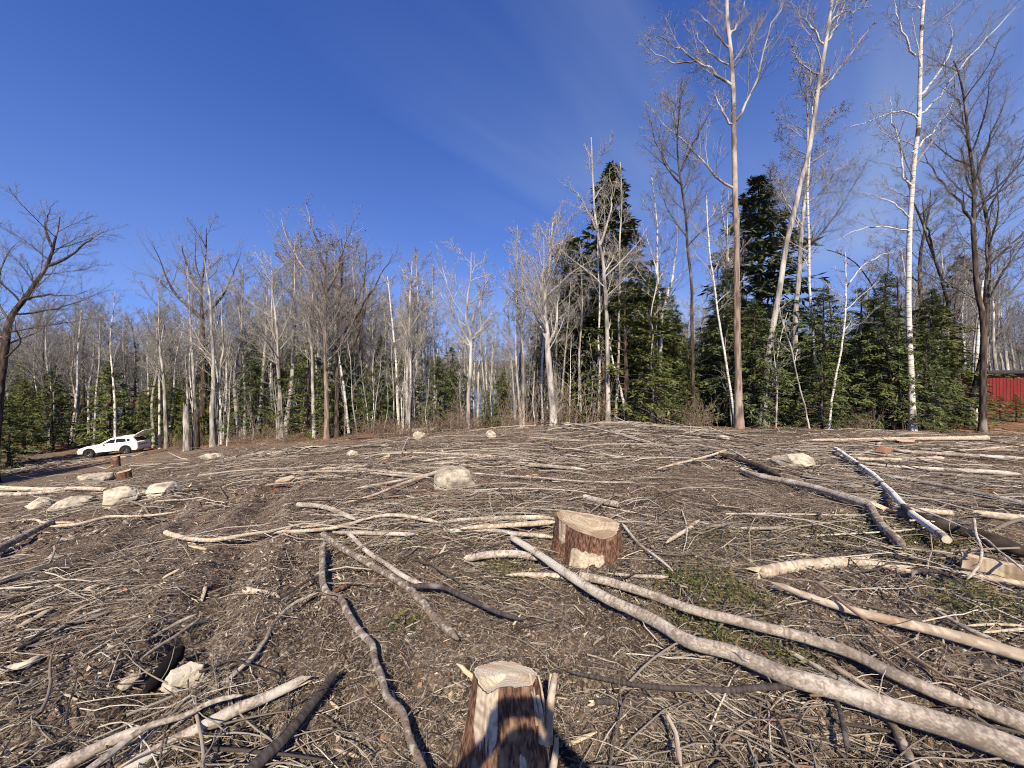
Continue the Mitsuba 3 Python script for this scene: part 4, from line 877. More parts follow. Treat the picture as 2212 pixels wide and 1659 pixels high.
def lay_log(kind, bark_, w0, w1, lift, ends, px, label, seed):
    key = nm(kind)
    g = np.random.default_rng(4000 + seed)
    n = len(px)
    pts, rad = [], []
    for i, (x, y) in enumerate(px):
        w = w0 + (w1 - w0) * i / (n - 1)
        p = spot(x, y, lift)
        r = 0.5 * w / F_ * p[1] * math.sqrt(1 + 0.3 * ((x - 1106) / F_) ** 2)
        p = spot(x, y, lift + r * 0.7)
        pts.append(p); rad.append(max(r, 0.005))
    pts = np.array(pts)
    length = np.linalg.norm(np.diff(pts, axis=0), axis=1).sum()
    near_ = float(np.median(pts[:, 1]))
    m = int(np.clip(length / (0.035 * max(near_, 1.5) / 1.8), 10, 90))
    P = resample(pts, m)
    R = np.interp(np.linspace(0, 1, m), np.linspace(0, 1, n), rad)
    rm = R.mean()
    P[1:-1] += np.stack([meshkit.noise(np.stack([np.linspace(0, length / max(rm * 14, 0.2), m), np.full(m, seed * 1.3), np.full(m, q * 7.7)], -1), seed) - 0.5 for q in range(3)], -1)[1:-1] * rm * np.array([0.8, 0.8, 0.4])
    s = 14 if near_ < 4 else 9
    v, f, uv = bulky(P, R, s, seed)
    for e, ring, o in ((0, np.arange(s), -1), (1, np.arange(len(v) - s, len(v)), 1)):
        d = unit(P[-1] - P[-2]) if e else unit(P[0] - P[1])
        how = ends[e]
        if how == 's':
            v[ring] += d * np.abs(g.normal(0, 1.3, s))[:, None] * R[-1 if e else 0]
        if how == '-':
            c = v[ring].mean(0); v[ring] = c + (v[ring] - c) * 0.35 + d * R[-1 if e else 0]
        cv, cf, cr = cap(v, ring if e else ring[::-1], d, R[-1 if e else 0] * (0.02 if how == 'c' else -0.3 if how == 's' else 0.3))
        if how in 'cs':
            scene[f'{key}__cut_end' + ('_001' if f'{key}__cut_end' in scene else '')] = ply((cv, cf), 'cut_wood', False, uv=np.stack([cr, 0 * cr], 1))
        else:
            f = np.vstack([f, cf + len(v)]); v = np.vstack([v, cv]); uv = np.vstack([uv, np.tile(uv[ring[:1]], (len(cv), 1))])
    if rm < 0.03 or g.uniform() < 0.8:   # side shoots and snapped stubs left on
        k = int(np.clip(length * 3.0, 2, 9))
        tp, tr = shoots(g, P[None], R[None], k, 0.12, 0.97, 48, 0.3, 6, 0.1, 0.13, 0.4, 0.002, length=np.exp(g.normal(np.log(min(0.12 * length, 0.22)), 0.7, (1, k))))
        tp[..., 2] = np.maximum(tp[..., 2], ground_z(tp[..., 0], tp[..., 1]) + 0.01)
        tv, tf, tu, _ = tubes(tp, tr, 5)
        f = np.vstack([f, tf + len(v)]); v = np.vstack([v, tv]); uv = np.vstack([uv, tu])
    scene[key + '__wood' if any(c in 'cs' for c in ends) else key] = ply((v, f), bark_, True, uv=uv)
    tag(key, label, 'log' if kind.endswith('log') else 'branch')


for q, row in enumerate(LOGS):
    lay_log(*row, q)

# ---------------------------------------------------------------- boulders


def boulder(label, px, py, w, h, seed, mat='rock', cat='boulder', sink=0.36, squash=1.0):
    """A boulder whose outline is w by h pixels of the photograph, its foot at (px, py)."""
    key = nm('boulder')
    p = spot(px, py)
    k = p[1] / F_
    sx, sz = w * k / 2 / math.sqrt(1 + 0.25 * ((px - 1106) / F_) ** 2), h * k / 2 * 1.4
    v, f = blob((sx * 1.1, sx * 0.85 * squash, sz * 1.1), seed, 4 if w > 40 else 3)
    a = np.arctan2(p[0], p[1])
    rot = np.array([[math.cos(a), math.sin(a), 0], [-math.sin(a), math.cos(a), 0], [0, 0, 1]])
    v = v @ rot.T + p + [sx * 0.6 * math.sin(a), sx * 0.6 * math.cos(a), sz * (1 - 2 * sink)]
    scene[key] = ply((v, f), mat, 35)
    tag(key, label, cat)


scene['orange_rock'] = two(base_color={'type': 'rgb', 'value': (0.25, 0.145, 0.09)}, roughness=0.9, specular=0.1)
boulder('big cream boulder in the middle of the clearing', 984, 1056, 92, 58, 3)
boulder('white boulder, right one of the row of three on the left', 350, 1078, 80, 42, 4)
boulder('tilted pale boulder under a dark branch, middle one of the row on the left', 256, 1098, 84, 44, 5)
boulder('low pale boulder, left one of the row of three on the left', 160, 1100, 84, 32, 6)
boulder('small mossy boulder at the left end of the boulder row', 82, 1101, 50, 26, 7)
boulder('grey boulder behind the row, nearest the car', 208, 1047, 66, 32, 8)
boulder('flat pale rock at the end of the track from the car', 456, 994, 46, 14, 9)
boulder('large flat cream boulder on the right behind the dark logs', 1710, 1014, 84, 36, 10)
boulder('rounded orange brown rock near the far edge on the right', 1906, 980, 44, 20, 11, 'orange_rock')
boulder('small white boulder beside the grey brown log at the far edge', 906, 949, 30, 17, 12)
boulder('small tan rock in the middle distance, below the pair of far logs', 832, 970, 26, 14, 13)
boulder('pointed cream rock at the far edge below the orange footed tree', 1062, 947, 24, 20, 14)
boulder('pale rock left of the small tan one', 763, 984, 28, 12, 15)
boulder('pale rock on the left of the small mound', 1228, 922, 30, 12, 16)
boulder('pale rock on top of the small mound', 1297, 921, 22, 9, 17)
boulder('yellowish rock at the far edge left of the leaning grey tree', 1563, 953, 32, 16, 18)
boulder('cream rock beside the black charred log in the left foreground', 388, 1492, 92, 40, 19)
boulder('smaller flat rock left of the black charred log', 277, 1488, 46, 22, 20)
boulder('small yellowish rock in the left foreground below the grey sawn log', 112, 1212, 26, 14, 21)

# ---------------------------------------------------------------- stumps


def stump(key, label, foot, r0, r1, h, tilt, seed, notch, flare=2.2, cut='old_cut', torn=()):
    """A sawn stump: flared ribbed side with bark, and the sawn top as a part."""
    nA, nZ = (160, 30) if foot[1] < 5 else (64, 14)
    a = np.linspace(0, 2 * np.pi, nA, endpoint=False)
    z = np.linspace(0, 1, nZ)
    A, Z = np.meshgrid(a, z)
    lobes = 0.07 * np.cos(3 * A + seed) + 0.05 * np.cos(5 * A + 2.1 * seed) + 0.03 * np.cos(9 * A) + 0.022 * np.cos(17 * A + 3 * np.sin(2 * A)) + 0.018 * np.sin(29 * A + 2 * np.sin(3 * A))
    rad = (r1 + (r0 - r1) * (1 - Z) ** flare) * (1 + lobes * (0.35 + 0.9 * (1 - Z) ** 1.5))
    q = np.stack([np.cos(A) * 4, np.sin(A) * 4, Z * 1.2 + seed], -1)
    rad = rad * (1 + 0.10 * (meshkit.fbm(q * [3, 3, 1], 3, seed) - 0.5) + 0.05 * (meshkit.noise(q * [6, 6, 2.2], seed + 2) - 0.5))
    top = h + tilt[0] * np.cos(a) + tilt[1] * np.sin(a) + notch(a)
    x, y = rad * np.cos(A), rad * np.sin(A)
    zz = -0.12 + (top[None] + 0.12) * Z
    v = np.stack([x, y, zz], -1).reshape(-1, 3) + foot
    i, j = np.meshgrid(np.arange(nZ - 1), np.arange(nA), indexing='ij')
    o = np.stack([i * nA + j, i * nA + (j + 1) % nA, (i + 1) * nA + (j + 1) % nA, (i + 1) * nA + j], -1).reshape(-1, 4)
    scene[key + '__bark'] = ply((v, np.vstack([o[:, [0, 1, 2]], o[:, [0, 2, 3]]])), 'red_bark', True)
    gT = np.random.default_rng(seed + 50)
    for q, (a0, a1, z0, z1, mat) in enumerate(torn):       # faces where bark and wood were torn off: ragged sheets standing just proud of the bark
        ja = np.arange(int(a0 / 6.2832 * nA), int(a1 / 6.2832 * nA) + 1)
        gridv = v.reshape(nZ, nA, 3)
        lo = z0 + 0.16 * (meshkit.fbm(np.stack([ja * 0.35, 0 * ja, 0 * ja + seed], -1), 2, 7) - 0.5) + 0.05 * gT.normal(size=len(ja))
        hi = z1 + (0.0 if z1 >= 1 else 1) * (0.14 * (meshkit.fbm(np.stack([ja * 0.3, 0 * ja + 5, 0 * ja], -1), 2, 9) - 0.5))
        ts = np.linspace(0, 1, 14)
        sheet = []
        for c_, l_, h_ in zip(ja, lo, np.maximum(hi, lo + 0.03)):
            zz_ = np.clip(l_ + (h_ - l_) * ts, 0.02, 1.0) * (nZ - 1)
            i0 = np.minimum(zz_.astype(int), nZ - 2); f_ = (zz_ - i0)[:, None]
            col_ = gridv[i0, c_ % nA] * (1 - f_) + gridv[i0 + 1, c_ % nA] * f_
            out_ = unit((col_ - foot) * [1, 1, 0])
            edge = np.minimum(np.minimum(ts, 1 - ts * (z1 < 1)) * 8, 1) * min(1, (c_ - ja[0]) / 2.0, (ja[-1] - c_) / 2.0)
            sheet.append(col_ + out_ * (0.006 * edge - 0.003 + 0.003 * gT.normal(size=(14, 1)) * edge[:, None].clip(0, 1) if False else (0.007 * edge - 0.003)[:, None]))
        sv = np.array(sheet)
        i_t, j_t = np.meshgrid(np.arange(len(ja) - 1), np.arange(13), indexing='ij')
        o_t = np.stack([i_t * 14 + j_t, (i_t + 1) * 14 + j_t, (i_t + 1) * 14 + j_t + 1, i_t * 14 + j_t + 1], -1).reshape(-1, 4)
        scene[key + '__torn_face' + (f'_{q:03d}' if q else '')] = ply((sv.reshape(-1, 3), o_t), mat, True, uv=np.stack([np.repeat(ja, 14) * 0.02, np.tile(ts, len(ja))], 1))
    ring = v[-nA:]
    # the sawn face: rings of vertices shrinking to the middle, with saw ridges
    nr = 12
    cen = ring.mean(0)
    tv, tu = [], []
    for k in range(nr):
        s = 1 - k / nr
        w = cen + (ring - cen) * s * (0.985 if k == 0 else 1)
        flatz = cen[2] + (w[:, 0] - cen[0]) * tilt[0] / r1 + (w[:, 1] - cen[1]) * tilt[1] / r1 + notch(a) * (s ** 0.5)
        w[:, 2] = (ring[:, 2] * (k == 0) + flatz * (k > 0)) + (0.004 * (meshkit.noise(w * [25, 90, 0] + seed, 3) - 0.5) if k else 0.0) - (0.0 if k else 0.0)
        tv.append(w); tu.append(np.stack([np.full(nA, s), np.zeros(nA)], 1))
    tv.append(cen[None] + [0, 0, 0.0]); tu.append(np.zeros((1, 2)))
    i, j = np.meshgrid(np.arange(nr - 1), np.arange(nA), indexing='ij')
    o = np.stack([i * nA + j, i * nA + (j + 1) % nA, (i + 1) * nA + (j + 1) % nA, (i + 1) * nA + j], -1).reshape(-1, 4)
    f = np.vstack([o[:, [0, 1, 2]], o[:, [0, 2, 3]], [[(nr - 1) * nA + k, (nr - 1) * nA + (k + 1) % nA, nr * nA] for k in range(nA)]])
    scene[key + '__sawn_top'] = ply((np.vstack(tv), f), cut, True, uv=np.vstack(tu))
    tag(key, label, 'tree stump')
    return ring


def bump_at(c, w, h):
    return lambda a: h * np.exp(-(np.angle(np.exp(1j * (a - c))) / w) ** 2)


def slab(P, w0, w1, th, g):
    """A torn splinter of wood along the polyline P."""
    P = resample(np.asarray(P, float), 8)
    v, f, uv = trunk_tube(P, np.linspace(w0, w1, 8) / 2, 8, rad_noise=0.2)
    return v, f, uv


S1 = np.array([-0.022, 1.60, float(ground_z(0, 1.6))])
n1a, n1b = bump_at(-2.2, 0.35, -0.035), bump_at(-0.45, 0.35, 0.02)
stump('stump', 'nearest stump, with a fresh pale sawn top and the shadow of a person on it', S1, 0.215, 0.135, 0.41, (-0.012, -0.048), 2, lambda a: n1a(a) + n1b(a), 1.1, 'cut_wood', ((3.75, 4.55, 0.62, 1.0, 'peeled_wood'), (5.0, 5.25, 0.25, 0.6, 'peeled_wood')))
for q, (P_, w_, lb) in enumerate((([(0.135, 1.50, 0.22), (0.150, 1.51, 0.36), (0.172, 1.53, 0.46)], 0.045, 'pale upright splinter torn up at the right side of the stump'),
                                  ([(0.095, 1.49, 0.30), (0.085, 1.50, 0.40), (0.070, 1.52, 0.47)], 0.022, None), ([(0.115, 1.48, 0.24), (0.112, 1.48, 0.33), (0.100, 1.50, 0.40)], 0.03, None), ([(0.128, 1.50, 0.30), (0.118, 1.52, 0.40), (0.104, 1.53, 0.455)], 0.014, None), ([(0.105, 1.485, 0.30), (0.092, 1.47, 0.38), (0.075, 1.46, 0.445)], 0.012, None), ([(0.145, 1.53, 0.28), (0.150, 1.55, 0.37), (0.158, 1.57, 0.43)], 0.02, None), ([(0.150, 1.48, 0.12), (0.165, 1.47, 0.20), (0.170, 1.47, 0.27)], 0.03, None))):
    v, f, uv = slab(np.array(P_) + [0, 0, S1[2]], w_, w_ * 0.5, 0.01, gL)
    scene['stump__splinter' + (f'_{q:03d}' if q else '')] = ply((v, f), 'peeled_wood', True, uv=uv)
USED['stump'] = 0
S2 = np.array([0.735, 3.72, float(ground_z(0.765, 3.72))])
n2a, n2b = bump_at(-1.25, 0.55, -0.06), bump_at(2.7, 0.9, 0.05)
k2 = nm('stump')
stump(k2, 'wide reddish stump in the middle, with a stepped pale top', S2, 0.365, 0.30, 0.26, (-0.015, -0.015), 5, lambda a: n2a(a) + n2b(a), 2.2, 'old_cut', ((4.0, 5.0, 0.12, 0.6, 'peeled_wood'), (3.35, 3.75, 0.5, 1.0, 'peeled_wood')))
for kq, (x, y, r, h, lb) in enumerate(((250, 1010, 0.16, 0.55, 'low dark stump standing in front of the car'), (616, 1050, 0.18, 0.14, 'small red stump with a yellow top, at the end of the crooked pale pole'),
                                       (832, 1003, 0.12, 0.16, 'small tan stump behind the heap of poles'), (1955, 962, 0.2, 0.15, 'low stump beside the orange brown rock'), (268, 1040, 0.16, 0.30, 'rust coloured root stump behind the white boulders'))):
    p = spot(x, y)
    none = bump_at(1.0, 0.5, 0.03)
    stump(nm('stump'), lb, p, r * 1.35, r, h, (0.02, 0.02), 7 + kq, none)

# a slab of wood at the right edge
p = spot(2162, 1252)
mS = trimesh.creation.box((0.34, 0.09, 0.20)); mS = mS.subdivide().subdivide()
vS = np.array(mS.vertices); vS += 0.02 * (meshkit.noise(vS * 14, 4)[:, None] - 0.5)
cS, sS = math.cos(-0.75), math.sin(-0.75)
vS = vS @ np.array([[cS, sS, 0], [-sS, cS, 0], [0, 0, 1.0]])
scene['wood_slab'] = ply((vS + p + [0, 0.05, 0.03], np.array(mS.faces)), 'old_cut', False, uv=vS[:, :2] * 3)
tag('wood_slab', 'grey sawn slab of wood tilted up at the right edge', 'slab')

# ---------------------------------------------------------------- loose sticks, chips, leaves, sprigs
gD = np.random.default_rng(31)


BARE = [(-2.5, 3.2, 1.5, 1.0, .6), (-2.8, 4.6, 1.4, 1.2, .6), (2.6, 5.6, 1.6, 1.4, .7), (-6.5, 16, 4, 2.5, .6)]


def field(n, rmin, rmax, power=0.0, half=64, even=False):
    """Places over the clearing, thinner with distance as their size on the ground allows."""
    out = np.zeros((0, 2))
    while len(out) < n:
        r = np.exp(gD.uniform(np.log(rmin), np.log(rmax), n)) if power == 0 else rmin + (rmax - rmin) * gD.uniform(0, 1, n) ** power
        a = np.radians(gD.uniform(-half, half, n))
        x, y = r * np.sin(a), r * np.cos(a)
        dens = 0 * x + 1 if even else np.clip(0.15 + 3.4 * (meshkit.fbm(np.stack([x * 0.75, y * 0.75, 0 * x], -1), 2, 41) - 0.38), 0.07, 1)
        for cx, cy, ax, ay, k in () if even else BARE:
            dens = dens * (1 - k * np.exp(-((x - cx) / ax) ** 2 - ((y - cy) / ay) ** 2))
        ok = (y < rim(x) + 0.8) & (gD.uniform(0, 1, n) < dens) & (np.hypot(x - S1[0], y - S1[1]) > 0.3) & (np.hypot(x - S2[0], y - S2[1]) > 0.42)
        out = np.vstack([out, np.stack([x, y], 1)[ok]])
    return out[:n]


def lie(n, rmin, rmax, len0, len1, rad0, rad1, m=5, cross=0.35, arch=0.05, power=0.0, half=64, kink=0.055, xy=None):
    xy = field(n, rmin, rmax, power, half, len1 < 0.3) if xy is None else xy
    dist = np.hypot(xy[:, 0], xy[:, 1])
    L = np.exp(gD.uniform(np.log(len0), np.log(len1), n))
    th = np.where(gD.uniform(0, 1, n) < cross, gD.normal(0, 0.35, n), gD.uniform(-np.pi, np.pi, n))
    t = np.linspace(-0.5, 0.5, m)
    h = th[:, None] + np.cumsum(gD.normal(0, kink, (n, m)), 1)
    x = np.cumsum(np.cos(h), 1) / m; y = np.cumsum(np.sin(h), 1) / m
    X = xy[:, :1] + (x - x.mean(1, keepdims=True)) * L[:, None]
    Y = xy[:, 1:] + (y - y.mean(1, keepdims=True)) * L[:, None]
    r = np.exp(gD.uniform(np.log(rad0), np.log(rad1), n)) * np.clip(L / len1, 0.35, 1) ** 0.4
    tilt = np.abs(gD.normal(0, 0.10, n)) * gD.choice([-1, 1], n) * (gD.uniform(0, 1, n) < 0.5)
    lift = gD.uniform(0, arch, n)[:, None] * (1 - (2 * t[None]) ** 2) + r[:, None] * 0.8
    Zg = gz(X, Y)
    Zl = np.maximum(Zg, Zg.mean(1, keepdims=True) * 0.7 + 0.3 * Zg.max(1, keepdims=True)) + lift + np.maximum(0, tilt[:, None] * t[None]) * L[:, None]
    R = r[:, None] * np.linspace(1.05, 0.55, m)[None]
    R[:, -1] *= 0.5
    return np.stack([X, Y, Zl], -1), R, dist


TONES = np.array([(0.43, 0.385, 0.33), (0.35, 0.31, 0.26), (0.27, 0.235, 0.195), (0.19, 0.16, 0.135), (0.12, 0.10, 0.085), (0.54, 0.50, 0.43), (0.06, 0.05, 0.045), (0.24, 0.17, 0.13)])


def tone(n, w):
    k = gD.choice(len(TONES), n, p=np.array(w) / sum(w))
    return TONES[k] * gD.uniform(0.55, 1.05, (n, 1)), k


WZ = (4, 4, 4, 4, 4, 3, 3, 2)
mb = MB()
for (n, r0, r1, l0, l1, a0, a1, m, cr, ar, half, sd) in ((1350, 4.5, 27, 0.4, 2.4, 0.004, 0.012, 6, 0.34, 0.10, 64, 4), (380, 9, 30, 1.0, 4.0, 0.009, 0.020, 6, 0.45, 0.14, 60, 4), (2600, 1.2, 9, 0.15, 0.9, 0.002, 0.0065, 6, 0.2, 0.05, 66, 4),
                                                    (16000, 0.8, 7, 0.04, 0.28, 0.0009, 0.0026, 4, 0.15, 0.03, 70, 3), (30000, 0.8, 4.5, 0.025, 0.16, 0.0009, 0.0030, 3, 0.1, 0.025, 70, 3), (11000, 4, 24, 0.12, 0.7, 0.0025, 0.007, 3, 0.25, 0.05, 64, 3)):
    P, R, d_ = lie(n, r0, r1, l0, l1, a0, a1, m, cr, ar, half=half)
    c, _ = tone(n, WZ)
    v, f, uv, idx = tubes(P, R, sd)
    mb.add(v, f, c[idx])
# heaps of thin brush
for hx, hy, n, sx, sy, ln, an in (((900, 1003, 260, 1.6, .35, 1.5, 0.0), (1120, 1003, 260, 1.5, .35, 1.5, -0.05), (1560, 980, 240, 1.3, .6, 1.2, -0.7), (1900, 1060, 300, 1.1, .6, 1.0, -0.9), (2100, 1050, 260, 1.3, .8, 1.1, -0.3), (60, 1330, 140, .35, .2, .5, 0.6), (250, 1085, 150, 1.0, .5, .9, 0.2),
                              (600, 985, 200, 2.0, .8, 1.6, 0.2), (1330, 935, 240, 2.6, 1.2, 1.8, -0.2), (800, 1115, 160, .9, .3, .8, 0.1), (1050, 1150, 150, .8, .25, .7, 0.0), (1500, 1540, 240, .32, .18, .3, -0.6), (1080, 1260, 140, .3, .2, .4, -0.4), (2000, 975, 200, 2, .6, 1.6, -0.1), (100, 1010, 200, 2.2, 1.2, 1.4, 0.2))):
    c_ = spot(hx, hy)
    xy = c_[:2] + gD.normal(0, 1, (n, 2)) * [sx, sy]
    P, R, d_ = lie(n, 1, 2, ln * 0.4, ln * 1.5, 0.0022 * max(1, c_[1] / 4), 0.006 * max(1, c_[1] / 4), 6, 0.0, 0.05 * ln, xy=xy)
    th = gD.normal(an, 0.3, n); old = np.arctan2(P[:, -1, 1] - P[:, 0, 1], P[:, -1, 0] - P[:, 0, 0]); rot = th - old
    mid_ = P.mean(1, keepdims=True); q = P - mid_
    X, Y = q[..., 0] * np.cos(rot)[:, None] - q[..., 1] * np.sin(rot)[:, None], q[..., 0] * np.sin(rot)[:, None] + q[..., 1] * np.cos(rot)[:, None]
    lift = P[..., 2] - gz(P[..., 0], P[..., 1])
    P = np.stack([X + mid_[..., 0], Y + mid_[..., 1], 0 * X], -1)
    hump = 0.10 * ln * np.exp(-((P[..., 0] - c_[0]) / sx) ** 2 - ((P[..., 1] - c_[1]) / sy) ** 2) * gD.uniform(0, 1, (n, 1))
    P[..., 2] = gz(P[..., 0], P[..., 1]) + np.maximum(lift, 0.004) + hump
    c, _ = tone(n, WZ)
    v, f, uv, idx = tubes(P, R, 4)
    mb.add(v, f, c[idx])
scene['twig_litter'] = mb.shape()
tag('twig_litter', 'brown and grey twigs strewn all over the clearing', kind='stuff')
# bark and wood chips: small bent plates
mb = MB()
for n, r0, r1, s0, s1 in ((70000, 0.8, 4.5, 0.005, 0.017), (60000, 0.8, 7, 0.004, 0.016), (60000, 3, 14, 0.010, 0.030), (24000, 8, 26, 0.025, 0.07)):
    xy = field(n, r0, r1, half=68, even=True)
    s = np.exp(gD.uniform(np.log(s0), np.log(s1), n))[:, None]
    a = unit(np.c_[gD.normal(size=(n, 2)), gD.normal(0, 0.4, n)]); b = unit(np.cross(a, np.c_[gD.normal(0, 0.6, (n, 2)), np.ones(n)]))
    c0 = np.c_[xy, gz(xy[:, 0], xy[:, 1])] + np.c_[np.zeros((n, 2)), s * 0.35]
    asp = gD.uniform(0.07, 0.34, (n, 1))
    v = np.stack([c0 - a * s - b * s * asp, c0 + a * s * gD.uniform(0.2, 1.2, (n, 1)) - b * s * asp * gD.uniform(0.2, 1, (n, 1)), c0 + a * s + b * s * asp * gD.uniform(0, 1, (n, 1)) + [0, 0, 0.004], c0 - a * s * gD.uniform(0.2, 0.9, (n, 1)) + b * s * asp], 1).reshape(-1, 3)
    o = np.arange(n)[:, None] * 4
    c, _ = tone(n, (4, 4, 4, 4, 4, 4, 4, 3))
    mb.add(v, np.vstack([o + [[0, 1, 2]], o + [[0, 2, 3]]]), np.repeat(c, 4, 0))
scene['wood_chips'] = mb.shape('leafy', False)
tag('wood_chips', 'bark and wood chips littering the brown soil', kind='stuff')
# dead leaves, curled, most of them near the bottom edge
mb = MB()
n = 3200
xy = field(n, 0.9, 12, half=66, even=True)
s = gD.uniform(0.009, 0.026, (n, 1)) * np.clip(np.hypot(xy[:, :1], xy[:, 1:]) / 4, 0.8, 1.5)
a = unit(np.c_[gD.normal(size=(n, 2)), gD.normal(0, 0.3, n)]); b = unit(np.cross(a, np.c_[gD.normal(0, 0.5, (n, 2)), np.ones(n)])); up = np.cross(b, a)
c0 = np.c_[xy, gz(xy[:, 0], xy[:, 1])] + np.c_[np.zeros((n, 2)), s * 0.6]
cup = gD.uniform(-0.5, 0.6, (n, 1))
v = np.stack([c0 - a * s, c0 - b * s * 0.6 + up * s * cup, c0 + a * s * 1.1, c0 + b * s * 0.6 + up * s * cup, c0], 1).reshape(-1, 3)
o = np.arange(n)[:, None] * 5
LV = np.array([(0.33, 0.21, 0.14), (0.46, 0.355, 0.26), (0.21, 0.115, 0.08), (0.54, 0.45, 0.35), (0.28, 0.165, 0.125)])
mb.add(v, np.vstack([o + [[0, 1, 4]], o + [[1, 2, 4]], o + [[2, 3, 4]], o + [[3, 0, 4]]]), np.repeat(LV[gD.integers(0, 5, n)] * gD.uniform(0.6, 1.15, (n, 1)), 5, 0))
scene['dead_leaves'] = mb.shape('leafy', False)
tag('dead_leaves', 'curled tan and rust dead leaves on the soil', kind='stuff')
# green sprigs left where evergreen boughs were cut
mb = MB()
for px, py, rx, n in ((2010, 1165, 0.42, 700), (1870, 1160, 0.55, 800), (1790, 1178, 0.45, 520), (1960, 1195, 0.3, 350), (2150, 1310, 0.30, 620), (2100, 1330, 0.22, 320), (1530, 1262, 0.30, 620), (1460, 1262, 0.2, 300), (1610, 1300, 0.25, 420), (1090, 1232, 0.2, 360),
                      (1560, 1385, 0.18, 300), (1690, 1410, 0.14, 200), (890, 1098, 0.35, 260), (1040, 1100, 0.3, 200), (900, 1165, 0.3, 220), (760, 1190, 0.2, 120), (870, 1350, 0.15, 120), (1480, 1335, 0.2, 240), (1590, 1165, 0.4, 280), (1500, 1180, 0.3, 200)):
    p = spot(px, py)
    d2 = gD.normal(0, rx * 0.55, (n, 2))
    xy = p[:2] + d2
    n = int(n * 1.7)
    d2 = gD.normal(0, rx * 0.55, (n, 2)); xy = p[:2] + d2
    s = gD.uniform(0.007, 0.022, (n, 1))
    a = unit(np.c_[gD.normal(size=(n, 2)), np.abs(gD.normal(0, 0.45, n))]); b = unit(np.cross(a, gD.normal(size=(n, 3))))
    c0 = np.c_[xy, gz(xy[:, 0], xy[:, 1]) + np.abs(gD.normal(0, 0.03, n)) + 0.012]
    v = np.stack([c0, c0 + a * s + b * s * 0.3, c0 + a * s * 2, c0 + a * s - b * s * 0.3], 1).reshape(-1, 3)
    o = np.arange(n)[:, None] * 4
    gr = np.array([(0.085, 0.10, 0.035), (0.16, 0.145, 0.055), (0.055, 0.075, 0.038), (0.21, 0.175, 0.085)])
    mb.add(v, np.vstack([o + [[0, 1, 2]], o + [[0, 2, 3]]]), np.repeat(gr[gD.integers(0, 4, n)] * gD.uniform(0.6, 1.3, (n, 1)), 4, 0))
scene['evergreen_sprigs'] = mb.shape('leafy', False)
tag('evergreen_sprigs', 'green and yellowing evergreen sprigs lying in patches', kind='stuff')

# loose sticks big enough to pick up one by one


def place_of(x, y):
    u = x / y
    if y < 2.6:
        return 'at the bottom left' if u < -0.55 else 'left of the nearest stump' if u < 0 else 'right of the nearest stump' if u < 0.45 else 'around the longest pole at the bottom right'
    if y < 6.5:
        return 'in the left foreground' if u < -0.8 else 'around the long curved cream branch' if u < -0.25 else 'around the big cream boulder and wide stump' if u < 0.3 else 'on the red brown soil right of the wide stump' if u < 0.8 else 'around the thickest dark log'
    return 'beyond the white boulders on the left' if u < -0.75 else 'before the tallest left tree' if u < -0.3 else 'before the lake gap' if u < 0.1 else 'before the tall forked tree' if u < 0.45 else 'before the tallest trunk' if u < 0.8 else 'before the tallest white birch'


for n, r0, r1, l0, l1, a0, a1, near_ in ((130, 1.6, 6.5, 0.35, 1.3, 0.004, 0.011, True), (110, 6.5, 17, 1.0, 3.0, 0.009, 0.022, False)):
    P, R, d_ = lie(n, r0, r1, l0, l1, a0, a1, 10, 0.3, 0.06, half=58)
    c, k = tone(n, WZ)
    for q in range(n):
        key = nm('stick')
        v, f, uv = trunk_tube(P[q], R[q], 6)
        tp, tr = shoots(gD, P[q][None], R[q][None], 3, 0.3, 0.95, 48, 0.22, 4, 0.2, 0.15, 0.5, 0.002)
        tv, tf, _, _ = tubes(tp, tr, 4)
        v, f = np.vstack([v, tv]), np.vstack([f, tf + len(v)])
        scene[key] = ply((v, f), 'tinted', True, color=np.broadcast_to(c[q], (len(v), 3)))
        X_, Y_ = P[q][5, 0], P[q][5, 1]
        shade = 'pale' if c[q].mean() > 0.33 else 'brown' if c[q].mean() > 0.14 else 'dark'
        where = place_of(X_, Y_)
        tag(key, f'loose {shade} stick lying {where}', 'stick', f'loose {shade} sticks {where}')

# split slivers of fresh and weathered wood
for n, r0, r1, l0, l1 in ((110, 1.5, 4.5, 0.05, 0.16), (70, 4.0, 9.0, 0.10, 0.32)):
    xy = field(n, r0, r1, half=56, even=True)
    for q in range(n):
        x, y = xy[q]
        L = float(np.exp(gD.uniform(np.log(l0), np.log(l1)))); th = gD.uniform(0, np.pi)
        ax = np.array([math.cos(th), math.sin(th), gD.normal(0, 0.12)])
        c0 = np.array([x, y, float(gz(x, y)) + 0.012 + 0.03 * L])
        P = c0 + np.linspace(-0.5, 0.5, 5)[:, None] * ax * L + gD.normal(0, 0.012 * L, (5, 3))
        R = L * gD.uniform(0.045, 0.10) * np.array([0.55, 1, 1.05, 0.85, 0.25])
        v, f, _ = trunk_tube(P, R, 5, rad_noise=0.3)
        flat = unit(np.cross(ax, [0, 0, 1.0])); up_ = unit(np.cross(flat, ax))
        rel = v - np.repeat(P, 5, 0)
        v = v - 0.55 * (rel @ up_)[:, None] * up_
        f = np.vstack([f, [[0, 2, 1], [0, 3, 2], [0, 4, 3], [20, 21, 22], [20, 22, 23], [20, 23, 24]]])
        fresh = gD.uniform() < 0.45
        col = np.array((0.56, 0.46, 0.31) if fresh else (0.42, 0.35, 0.27)) * gD.uniform(0.75, 1.15)
        key = nm('wood_sliver')
        scene[key] = ply((v, f), 'tinted', False, color=np.broadcast_to(col, (len(v), 3)))
        kind_ = 'fresh yellowish' if fresh else 'weathered tan'
        tag(key, f'{kind_} sliver of wood {place_of(x, y)}', 'wood sliver', f'{kind_} slivers {place_of(x, y)}')

